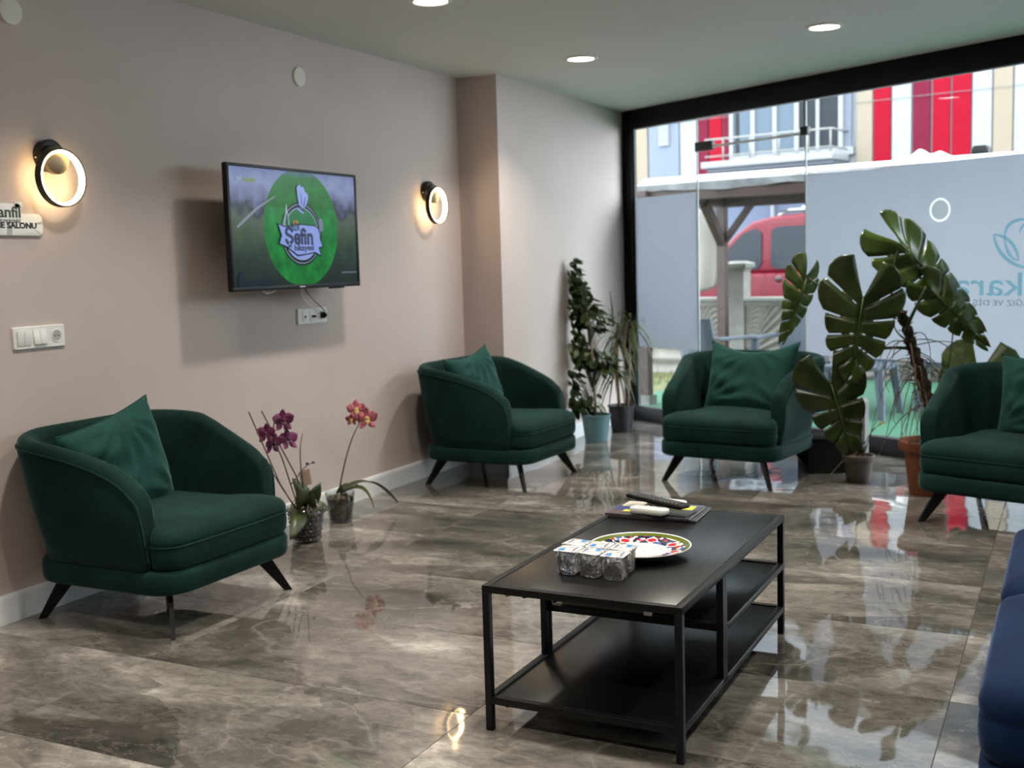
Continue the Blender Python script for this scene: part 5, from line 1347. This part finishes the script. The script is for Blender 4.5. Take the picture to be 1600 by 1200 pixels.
# --- boxes by the window behind the third armchair
bx = thing('speaker_cabinet', 'dark brown upright speaker cabinet with pale side edge by the window sill', 'speaker', (7.168, 1.198, 0)); bv_ = Vector((7.168, 1.198, 0))
rot_ = Matrix.Translation(bv_) @ Matrix.Rotation(math.atan2(WT.y, WT.x), 4, 'Z')
m = MB(bv_); m.prism([(-.11, 0), (.11, 0), (.11, .355), (.09, .375), (-.09, .375), (-.11, .355)], 0.035, 0.074, rot_ @ Matrix.Rotation(R(90), 4, 'X')); m.build('cabinet', mat('pale_cabinet_side', (0.20, 0.20, 0.195), 0.5, spec=0.2), bx)
m = MB(bv_); m.prism([(-.112, 0.004), (.106, 0.004), (.106, .350), (.088, .373), (-.09, .377), (-.112, .357)], 0.075, 0.100, rot_ @ Matrix.Translation((0, 0.001, 0)) @ Matrix.Rotation(R(90), 4, 'X')); m.build('front_panel', mat('brown_grille', (0.030, 0.022, 0.020), 0.7), bx, bevel=0.004)
kb = thing('storage_crate', 'low black crate on the floor beneath the big split leaf', 'crate', (6.64, 1.275, 0)); kv = Vector((6.64, 1.275, 0))
rk = Matrix.Translation(kv) @ Matrix.Rotation(R(-62), 4, 'Z')
m = MB(kv); m.box(-.15, .15, -.11, .11, 0, .012, rk); m.build('floor_panel', mat('matt_black_plastic', (0.005, 0.005, 0.005), 0.8, spec=0.1), kb)
for x0, x1, y0, y1 in ((-.15, .15, -.11, -.10), (-.15, .15, .10, .11), (-.15, -.14, -.10, .10), (.14, .15, -.10, .10)):
    m = MB(kv); m.box(x0, x1, y0, y1, .012, .19, rk); m.build('side_panel', mat('matt_black_plastic', (0.005, 0.005, 0.005), 0.8, spec=0.1), kb)
m = MB(kv); m.box(-.158, .158, -.118, .118, .19, .205, rk); m.build('lid', mat('matt_black_plastic', (0.005, 0.005, 0.005), 0.8, spec=0.1), kb, bevel=.004)
# ------------------------------------------------------------------ outside: yard, pergola, wall, van, apartment block
EU = Vector((-0.17, -0.9854, 0)).normalized(); EV = Vector((0.9854, -0.17, 0)).normalized(); EQ = Vector((8.4, 3.2, 0))
EM = Matrix(((EU.x, EV.x, 0, EQ.x), (EU.y, EV.y, 0, EQ.y), (0, 0, 1, 0), (0, 0, 0, 1)))   # (u, v, z): along the street front, away from the window, up
def E(u, v, z=0.0): return EQ + EU * u + EV * v + Vector((0, 0, z))
class EB(MB):
    def build(s, *a, **k):
        s.v = [EM @ v for v in s.v]; o = MB.build(s, *a, **k)
        if o.parent is None: o.location = s.org
        return o
def ething(name, label, cat, u, v, z=0.0, group=None):
    return thing(name, label, cat, E(u, v, z), 0, group)
def eb(t): return EB(t.location)

g = EB(); g.prism([(-12, -6), (16, -6), (16, 40), (-12, 40)], -0.35, -0.12)
tag(g.build('ground', mat('grey_asphalt', (0.0588, 0.0588, 0.0602), 0.9, noise=0.2, nscale=3)), kind='structure')
P2u = [(-0.78, -0.3), (12, -3.5), (12, 3.60), (0.34, 3.60), (-0.30, 3.30), (-0.80, 2.30), (-0.72, 1.64)]
g = EB(); g.prism([(-0.72, 0.10), (0.0, 0.08), (9.0, -2.86), (9, 3.60), (0.34, 3.60), (-0.35, 3.2), (-0.82, 2.30), (-0.72, 1.64)], -0.12, -0.02)
tag(g.build('artificial_turf', mat('mint_green_turf', (0.0294, 0.1117, 0.0617), 0.95, noise=0.12, nscale=8, bump=0.4, bscale=300)), 'flat mint green artificial turf outside the glass', 'turf')
g = EB(); g.prism([(-4.5, 0.14), (-0.74, 0.10), (-0.74, 1.64), (-0.84, 2.30), (-0.37, 3.22), (0.34, 3.62), (9, 3.62), (9, 3.70), (-4.5, 3.70)], -0.12, -0.035)
gs = g.build('grass_strip', mat('yellowed_grass', (0.0823, 0.0881, 0.0323), 0.95, noise=0.4, nscale=6, bump=0.8, bscale=120)); tag(gs, 'strip of yellowed grass at the foot of the concrete wall', 'grass', kind='stuff')
gb = EB(); gr_ = random.Random(5)
for i in range(900):
    u, v = gr_.uniform(-2.6, -0.3), gr_.uniform(2.5, 3.66)
    if u > -0.86 and not v > 3.2 + (u + .35) * .6: continue
    h_ = gr_.uniform(.03, .075); a = gr_.uniform(0, 6.28); d = Vector((math.cos(a) * .008, math.sin(a) * .008, 0)); l_ = Vector((gr_.uniform(-.03, .03), gr_.uniform(-.03, .03), h_)); b = Vector((u, v, -.04))
    gb.add([b - d, b + d, b + l_], [[0, 1, 2]])
gb.build('blades', mat('dry_grass_blade', (0.0999, 0.1057, 0.0382), 0.9, noise=0.4, nscale=10), gs)

# concrete wall of posts and panels with moulded waves
M_conc = mat('weathered_concrete', (0.1351, 0.1293, 0.1175), 0.9, noise=0.22, nscale=7, bump=0.3, bscale=60); M_conc2 = mat('pale_concrete_panel', (0.1704, 0.1586, 0.1380), 0.9, noise=0.12, nscale=6)
VF = 3.76
fe = ething('concrete_wall', 'moulded concrete boundary wall with wave panels and capped posts', 'wall', 0, VF)
PU = [-4.78, -2.78, -0.78, 1.22, 3.22, 5.22]
for u in PU:
    m = eb(fe); m.box(u - .095, u + .095, VF - .06, VF + .12, -.2, 1.12)
    p = m.build('post', M_conc, fe)
    m = eb(fe); m.loft([[(u + a[0], VF + .03 + a[1], z) for a in rrect(h_, h_ - .01, .012, 2)] for z, h_ in ((1.10, .098), (1.13, .115), (1.15, .135), (1.19, .140), (1.205, .120), (1.222, .06))]); m.build('post_cap', M_conc, p)
for a, b in zip(PU, PU[1:]):
    u0, u1 = a + .097, b - .097; nx, nz = 60, 64
    m = eb(fe); vs = []
    for j in range(nz + 1):
        for i in range(nx + 1):
            x = -1 + 2 * i / nx; z = -.2 + .93 * j / nz; zz = (z - .13) / .42
            q = zz / (.16 + .84 * math.cos(math.pi / 2 * min(.999, abs(x))) ** 1.1); wv = math.sin(q * 15 + 1.57) / (1 + .12 * q * q)
            vs.append((u0 + (u1 - u0) * (x + 1) / 2, VF - .026 - .022 * wv * (1 if 0 < j < nz and 0 < i < nx else 0), z))
    m.add(vs, [[j * (nx + 1) + i, j * (nx + 1) + i + 1, (j + 1) * (nx + 1) + i + 1, (j + 1) * (nx + 1) + i] for j in range(nz) for i in range(nx)])
    m.box(u0, u1, VF + .01, VF + .05, -.2, .73); m.build('wave_panel', M_conc2, fe, smooth=False)
    m = eb(fe); m.box(u0, u1, VF - .05, VF + .08, .73, .785); m.build('panel_head', M_conc, fe)
    m = eb(fe); m.box(u0, u1, VF - .075, VF + .10, .785, .825); m.build('coping', mat('white_coping', (0.2115, 0.2086, 0.1998), 0.8), fe, bevel=.006)

# pergola
M_wood = mat('brown_stained_wood', (0.0338, 0.0162, 0.0123), 0.6, noise=0.25, nscale=14); M_woodl = mat('pale_batten', (0.0999, 0.0734, 0.0588), 0.7, noise=0.2, nscale=14)
M_mem = mat('white_roof_membrane', (0.4800, 0.4860, 0.4980), 0.6); M_memedge = mat('grey_membrane_edge', (0.1057, 0.1087, 0.1117), 0.7, noise=0.3, nscale=9)
pg = ething('pergola', 'brown timber pergola with white membrane roof over the yard', 'pergola', 0, 2)
def pbox(nm, u0, u1, v0, v1, z0, z1, mt=M_wood, bv=0.0):
    m = eb(pg); m.box(u0, u1, v0, v1, z0, z1); return m.build(nm, mt, pg, bevel=bv)
for u, v in ((-0.385, 1.0), (-0.62, 3.05), (3.3, 0.6), (3.2, 3.05)):
    po = pbox('post', u - .045, u + .045, v - .045, v + .045, -0.12, 1.80)
    m = eb(pg); m.box(u - .07, u + .07, v - .07, v + .07, -0.13, 0.06); m.build('post_base', M_conc, po)
pbox('beam', -1.9, 3.4, 3.01, 3.09, 1.775, 1.885)
pbox('beam', -0.55, 3.4, 1.08, 1.14, 1.765, 1.845)
def strut(a, b, w_=.035):
    m = eb(pg); a = Vector(a); b = Vector(b); d = (b - a).normalized(); s_ = Vector((0, 1, 0)) if abs(d.y) < .5 else Vector((1, 0, 0)); n_ = d.cross(s_).normalized()
    m.loft([[p + s_ * w_ + n_ * w_, p - s_ * w_ + n_ * w_, p - s_ * w_ - n_ * w_, p + s_ * w_ - n_ * w_] for p in (a, b)]); return m.build('brace', M_wood, pg)
strut((-0.60, 3.05, 1.42), (-0.30, 3.05, 1.79), .03); strut((-0.62, 3.05, 1.40), (-0.52, 2.45, 1.80), .04)
m = eb(pg); m.loft([[(u - .04, v, z0), (u + .04, v, z0), (u + .04, v, z1), (u - .04, v, z1)] for u, v, z0, z1 in ((-0.40, 1.0, 1.765, 1.86), (-0.62, 3.05, 1.79, 1.89))]); m.build('side_beam', M_wood, pg)
for v in (1.45, 1.85, 2.25, 2.65): pbox('rafter', -0.60 + .0 * v, 3.4, v - .03, v + .03, 1.845, 1.905, M_woodl if int(v * 10) % 8 in (5,) or v > 2.5 else M_wood)
m = eb(pg); m.prism([(-0.50, 1.10), (3.5, 1.10), (3.5, 3.35), (-0.86, 3.35)], 1.906, 1.93)
m.build('roof_underlay', M_woodl, pg)
m = eb(pg); m.loft([[(-0.50, 1.08, 1.915), (3.6, 1.08, 1.905), (3.6, 3.40, 1.94), (-0.90, 3.40, 1.95)], [(-0.52, 1.28, 1.985), (3.6, 1.28, 1.975), (3.6, 3.30, 2.06), (-0.86, 3.30, 2.08)]]); m.build('roof_membrane', M_mem, pg)
m = eb(pg); n_ = 40; top_ = []; bot = []
for i in range(n_ + 1):
    u = -0.51 + 4.1 * i / n_; top_.append((u, 1.075, 1.914 - .002 * i / n_)); bot.append((u, 1.070 + .008 * math.sin(i * 1.3), 1.846 + .010 * math.sin(i * .55) - .004 * math.sin(i * 1.7)))
m.add(top_ + bot, [[i, i + 1, n_ + 2 + i, n_ + 1 + i] for i in range(n_)]); m.build('membrane_edge', M_memedge, pg)
# crumpled white sheet lying on the pergola roof
cu_ = EB(E(2.0, 1.35, 2.0)); r9 = random.Random(8); nx, ny = 26, 10; vs = []
for j in range(ny + 1):
    for i in range(nx + 1):
        x, y = i / nx, j / ny; e_ = math.sin(math.pi * x) ** .6 * math.sin(math.pi * y) ** .6 if 0 < i < nx and 0 < j < ny else 0
        v_ = 1.10 + .32 * y; zr = 1.913 + .35 * (v_ - 1.08) if v_ < 1.28 else 1.983 + .042 * (v_ - 1.28)
        vs.append((1.76 + .37 * x, v_, zr + .004 + e_ * (.040 + .020 * math.sin(x * 15 + y * 3) + .012 * math.sin(x * 7 - y * 11))))
cu_.add(vs, [[j * (nx + 1) + i, j * (nx + 1) + i + 1, (j + 1) * (nx + 1) + i + 1, (j + 1) * (nx + 1) + i] for j in range(ny) for i in range(nx)])
tag(cu_.build('crumpled_sheet', M_mem, smooth=True), 'crumpled white plastic sheet lying on the pergola roof', 'sheet')
db = EB(E(2.75, 1.4, 2.0)); db.loft([[(2.34 + a[0] * .8, 1.36 + a[1], z) for a in rrect(h_, .05, .02, 3)] for z, h_ in ((1.985, .085), (2.02, .085), (2.045, .06))])
tag(db.build('roof_weight', M_blackplastic, auto=40), 'small black block lying on the pergola roof', 'weight')
# beige cloth hanging beside the pergola
cl_ = EB(E(-1.2, 3.0, 1.3)); nx, nz = 30, 18; vs = []
for j in range(nz + 1):
    for i in range(nx + 1):
        x, z = i / nx, j / nz; u = -1.75 + (1.07 + .10 * (1 - z) ** 2 * 0 + .05 * math.sin(math.pi * (1 - z))) * x
        zz = 1.775 - (.865 - .06 * max(0, x - .85) / .15) * (1 - z) if False else 1.775 - .865 * (1 - z) + .05 * (1 - z) * max(0, (x - .8) / .2) ** 2
        vs.append((u, 3.0 + .025 * math.sin(x * 21) * (1 - z) + .01 * math.sin(z * 9 + x * 4), zz))
cl_.add(vs, [[j * (nx + 1) + i, j * (nx + 1) + i + 1, (j + 1) * (nx + 1) + i + 1, (j + 1) * (nx + 1) + i] for j in range(nz) for i in range(nx)])
o = cl_.build('hanging_cloth', mat('beige_cloth', (0.1821, 0.1674, 0.1469), 0.9), smooth=True); md = o.modifiers.new('thick', 'SOLIDIFY'); md.thickness = .004
tag(o, 'beige cloth hanging from the pergola beam in front of the red van', 'cloth')

# red van
M_red = mat('red_car_paint', (0.082, 0.0016, 0.0075), 0.4, spec=0.25); M_dark = mat('dark_car_glass', (0.018, 0.022, 0.028), 0.15, spec=0.08); M_trim = mat('black_car_trim', (0.02, 0.02, 0.022), 0.6); M_tyre = mat('tyre_rubber', (0.015, 0.015, 0.016), 0.85); M_hub = mat('hubcap_grey', (0.35, 0.36, 0.37), 0.35, metal=0.5)
va = ething('red_van', 'red panel van parked behind the concrete wall', 'van', -1.4, 7.2, -0.12)
VV = 6.35
def vprism(nm, poly, v0, v1, mt, parent=va, bv=0.0):
    m = EB(va.location); m.loft([[(p[0], v, p[1]) for p in poly] for v in (v0, v1)]); return m.build(nm, mt, parent, bevel=bv, seg=3)
low = [(-3.42, .12), (-3.46, .45), (-3.40, .72), (-3.15, .92), (-2.62, 1.05), (0.62, 1.05), (0.66, .60), (0.64, .12)]
up_ = [(-2.66, 1.03), (-2.02, 1.60), (-1.82, 1.73), (-1.50, 1.795), (-0.9, 1.825), (0.40, 1.80), (0.56, 1.70), (0.64, 1.03)]
vprism('body', low, VV, VV + 1.66, M_red, bv=.06)
vprism('cabin', up_, VV + .05, VV + 1.61, M_red, bv=.07)
def wingl(nm, poly, z=.0):
    o = vprism(nm, poly, VV + .030 - z, VV + .06, M_dark)
    return o
wingl('door_window', [(-2.20, 1.10), (-1.72, 1.10), (-1.66, 1.18), (-1.66, 1.58), (-1.74, 1.64), (-1.92, 1.58), (-2.20, 1.32)])
wingl('sliding_door_window', [(-1.53, 1.15), (-1.46, 1.10), (-0.62, 1.10), (-0.56, 1.16), (-0.56, 1.62), (-0.62, 1.66), (-1.44, 1.65), (-1.52, 1.60)])
wingl('rear_side_window', [(-.42, 1.12), (.42, 1.12), (.36, 1.62), (-.36, 1.65)])
m = EB(va.location); m.loft([[(-2.63, v, 1.08), (-2.66, v, 1.06), (-2.04, v, 1.605), (-2.02, v, 1.60)] for v in (VV + .17, VV + 1.49)]); m.build('windscreen', M_dark, va)
for u in (-2.72, -0.32):
    m = EB(va.location); m.lathe([(.0, 0), (.30, 0), (.315, .03), (.315, .17), (.30, .20), (0, .20)], 28, (0, 0, 0)); m.v = [Matrix.Translation((u, VV + .005, .19)) @ Matrix.Rotation(R(-90), 4, 'X') @ v for v in m.v]; wh = m.build('wheel', M_tyre, va, auto=40)
    m = EB(va.location); m.lathe([(.0, -.012), (.12, -.010), (.19, 0), (.20, .01)], 24, (0, 0, 0)); m.v = [Matrix.Translation((u, VV + .005, .19)) @ Matrix.Rotation(R(-90), 4, 'X') @ v for v in m.v]; m.build('hubcap', M_hub, wh, auto=40)
for u in (-1.83, -1.40):
    m = EB(va.location); m.lathe([(.075, 0), (.066, -.004), (.05, .004), (0, .006)], 20, (0, 0, 0), False); m.v = [Matrix.Translation((u, VV - .004, .965)) @ Matrix.Rotation(R(90), 4, 'X') @ v for v in m.v]; m.build('handle_recess', mat('recess_red', (0.0764, 0.0024, 0.0088), 0.35), va, smooth=True)
    m = EB(va.location); m.box(u - .055, u + .045, VV - .030, VV - .006, .945, .985); m.build('door_handle', M_trim, va, bevel=.01)
m = EB(va.location); m.box(-1.605, -1.600, VV - .002, VV + .01, .3, 1.04); m.box(-.52, -.515, VV - .002, VV + .01, .3, 1.04); m.build('door_gap', M_trim, va)
m = EB(va.location); m.box(-1.55, .5, VV + .045, VV + .052, 1.70, 1.715); m.build('roof_seam', mat('recess_red', (0.0764, 0.0024, 0.0088), 0.35), va)
for v in (VV + .12, VV + 1.5):
    m = EB(va.location); m.tube([(-1.45, v, 1.80), (-1.3, v, 1.86), (.3, v, 1.86), (.4, v, 1.79)], .018, 8); m.build('roof_rail', M_hub, va, smooth=True)
m = EB(va.location); m.box(-1.12, .2, VV + .08, VV + .22, 1.865, 1.90); m.build('roof_pipe', M_whiteplastic, va, bevel=.012)
m = EB(va.location); m.box(-1.42, -1.12, VV + .10, VV + .2, 1.83, 1.862); m.build('rail_foot', M_trim, va)
m = EB(va.location); m.loft([[(-2.30 + a[0] * .6, VV - .10 + a[1], z) for a in rrect(h_, .06, .03, 4)] for z, h_ in ((1.06, .07), (1.10, .09), (1.22, .09), (1.26, .06))]); m.build('door_mirror', M_trim, va, auto=40)
m = EB(va.location); m.box(-3.47, -2.3, VV - .012, VV + .02, .40, .52); m.box(-2.3, .66, VV - .012, VV + .02, .42, .52); m.build('side_moulding', M_trim, va, bevel=.006)
m = EB(va.location); m.box(-3.42, -3.30, VV + .03, VV + .30, .66, .80); m.build('headlamp', mat('headlamp_glass', (0.1763, 0.1821, 0.1880), 0.15), va, bevel=.03)

# apartment block: striped facade, balcony with glazing and rails
VB = 13.0
bl = ething('apartment_block', 'apartment block with white, cream and red facade stripes and a glazed balcony', 'building', -2, VB, -0.12)
M_w = mat('white_render', (0.165, 0.171, 0.180), 0.85); M_cr = mat('cream_render', (0.148, 0.122, 0.090), 0.85); M_bl = mat('pale_blue_render', (0.092, 0.107, 0.145), 0.85); M_rd = mat('red_cladding', (0.152, 0.0006, 0.0085), 0.8, spec=0.1); M_dr = mat('wine_cladding', (0.0764, 0.0047, 0.0147), 0.8, spec=0.1); M_bg = mat('blue_grey_render', (0.0705, 0.0852, 0.1293), 0.85)
m = eb(bl); m.box(-12, 8, VB + .06, VB + .5, -.3, 11); m.build('main_wall', M_w, bl)
m = eb(bl); m.box(-12, 8, VB + .03, VB + .06, -.3, 2.66); m.build('ground_floor_wall', M_bg, bl)
def panel(u0, u1, mt, z0=2.66, z1=5.3, d=.0):
    m = eb(bl); m.box(u0 + .012, u1 - .012, VB - d, VB + .06, z0, z1); return m.build('facade_panel', mt, bl)
for u0, u1, mt in ((-9.2, -7.08, M_cr), (-7.07, -6.35, M_bl), (-6.34, -5.945, M_w), (-5.94, -5.70, M_dr), (-5.69, -5.40, M_rd), (-5.385, -5.245, M_dr), (-2.72, -2.41, M_cr), (-2.405, -2.085, M_rd), (-2.07, -1.715, M_w),
                   (-1.705, -1.385, M_dr), (-1.365, -1.05, M_rd), (-1.035, -0.70, M_rd), (-0.69, -0.355, M_w), (-0.35, -0.02, M_cr), (-0.015, 0.5, M_w), (0.5, 0.9, M_w), (0.9, 2.0, M_w), (2.0, 2.4, M_cr), (2.4, 3.2, M_w), (3.2, 3.6, M_cr), (3.6, 5, M_w)):
    panel(u0, u1, mt)
# small window in the blue stripe
m = eb(bl); m.box(-6.80, -6.58, VB - .05, VB + .01, 3.58, 4.10); sw_ = m.build('window', M_w, bl)
m = eb(bl); m.box(-6.775, -6.605, VB - .056, VB - .05, 3.64, 4.06); m.build('pane', mat('far_window_glass', (0.10, 0.11, 0.12), 0.1), sw_)
# balcony
m = eb(bl); m.box(-5.45, -2.85, VB - .85, VB + .06, 2.98, 3.10); m.build('balcony_slab', M_w, bl, bevel=.01)
m = eb(bl); m.box(-5.35, -2.87, VB - .78, VB + .06, 2.90, 2.98); m.build('slab_shadow_strip', mat('slab_shadow_grey', (0.0588, 0.0676, 0.0823), 0.8), bl)  # shade below the slab, built as a dark grey strip
m = eb(bl); m.box(-5.23, -2.76, VB - .05, VB + .06, 3.10, 3.24); m.build('window_sill', M_w, bl)
fr = [(-5.22, -5.145), (-4.77, -4.69), (-4.32, -4.24), (-3.885, -3.80), (-3.46, -3.40), (-3.03, -2.95)]
win_ = eb(bl); win_.box(-5.22, -2.76, VB - .06, VB + .02, 4.45, 4.60); bay = win_.build('bay_window', M_w, bl)
for a, b in fr:
    m = eb(bl); m.box(a, b, VB - .07, VB + .02, 3.22, 4.46); m.build('mullion', M_w, bay)
M_pane_l = mat('curtained_pane', (0.060, 0.078, 0.100), 0.4, spec=0.1); M_pane_d = mat('dark_pane', (0.016, 0.018, 0.022), 0.3, spec=0.08)
for k, ((a, b), (c, d)) in enumerate(zip(fr, fr[1:])):
    m = eb(bl); m.box(b, c, VB - .03, VB, 3.24, 4.45); m.build('pane', M_pane_l if k < 3 else M_pane_d, bay)
m = eb(bl); m.box(-2.95, -2.80, VB - .02, VB + .02, 3.24, 4.45); m.build('pane', mat('pale_curtain_pane', (0.09, 0.10, 0.125), 0.5, spec=0.1), bay)
m = eb(bl); m.box(-5.10, -5.02, VB - .035, VB - .03, 3.24, 4.45); m.build('curtain_gap', M_pane_d, bay)
M_rail = mat('grey_handrail', (0.1527, 0.1527, 0.1410), 0.45, metal=0.2)
for z in (3.52, 3.20):
    m = eb(bl); m.tube([(-5.38, VB - .80, z), (-2.88, VB - .80, z), (-2.88, VB, z)], .020 if z > 3.4 else .015, 8, True); m.build('handrail', M_rail, bl, smooth=True)
for u in (-5.0, -4.45, -3.88, -3.32, -2.90):
    m = eb(bl); m.tube([(u, VB - .80, 3.10), (u, VB - .80, 3.52)], .016, 8); m.build('rail_post', M_rail, bl, smooth=True)
m = eb(bl); m.tube([(-4.33, VB - .05, -.1), (-4.33, VB - .05, 2.9)], .04, 10); m.build('downpipe', M_w, bl, smooth=True)
m = eb(bl); m.tube([(-12, VB - .02, 4.02), (8, VB - .02, 4.02)], .005, 6); m.build('facade_line', M_memedge, bl)  # thin grey line across the facade
# blue facade farther left closes the street
# grey plastic garden chairs in the yard
M_gpl = mat('grey_garden_plastic', (0.0898, 0.1061, 0.1346), 0.5)
GC = None
def garden_chair(label, u, v, rz):
    global GC
    loc = E(u, v, -.02)
    if GC is None:
        t = thing('garden_chair', label, 'chair', loc, rz, 'grey garden chairs')
        for sx, sy in ((-1, -1), (1, -1), (-1, 1), (1, 1)):
            m = MB(); a = Vector((sx * .21, sy * .19, .40)); b = Vector((sx * .255, sy * .25, 0))
            m.loft([[p + Vector((w_, 0.018, 0)), p + Vector((-w_, .018, 0)), p + Vector((-w_, -.018, 0)), p + Vector((w_, -.018, 0))] for p, w_ in ((a, .035), (b, .022))]); m.build('leg', M_gpl, t)
        m = MB(); m.loft([[(p[0], p[1], z) for p in rrect(.235 - i, .225 - i, .05, 5)] for z, i in ((.375, 0), (.405, 0), (.412, .01), (.405, .05))]); m.build('seat', M_gpl, t, auto=40)
        m = MB(); L = []
        for z, y in ((.40, .205), (.55, .235), (.70, .268), (.78, .285)):
            L.append([(x, y + .05 * (1 - (x / .22) ** 2) + s_, z) for s_ in (0,) for x in (-.22, -.15, -.05, .05, .15, .22)] + [(x, y + .05 * (1 - (x / .22) ** 2) + .018, z) for x in (.22, .15, .05, -.05, -.15, -.22)])
        m.loft(L); m.build('back_panel', M_gpl, t)
        for sx in (-1, 1):
            m = MB(); m.box(min(sx * .225, sx * .285), max(sx * .225, sx * .285), -.20, .25, .595, .625); m.build('armrest', M_gpl, t, bevel=.008)
            m = MB(); m.box(min(sx * .24, sx * .27), max(sx * .24, sx * .27), -.19, -.14, .39, .60); m.build('arm_post', M_gpl, t)
        GC = t; return t
    return dup(GC, loc, rz, label)
garden_chair('grey plastic garden chair seen through the clear door, facing the room', 0.93, 1.15, R(-80 - 20))
garden_chair('grey plastic garden chair behind the left corner of the third armchair', 0.30, 1.05, R(60))
garden_chair('grey plastic garden chair below the frosted film, behind the drooping leaves', 1.52, 1.05, R(-98))
garden_chair('grey plastic garden chair below the frosted film, behind the monstera stem', 2.16, 1.62, R(-110))
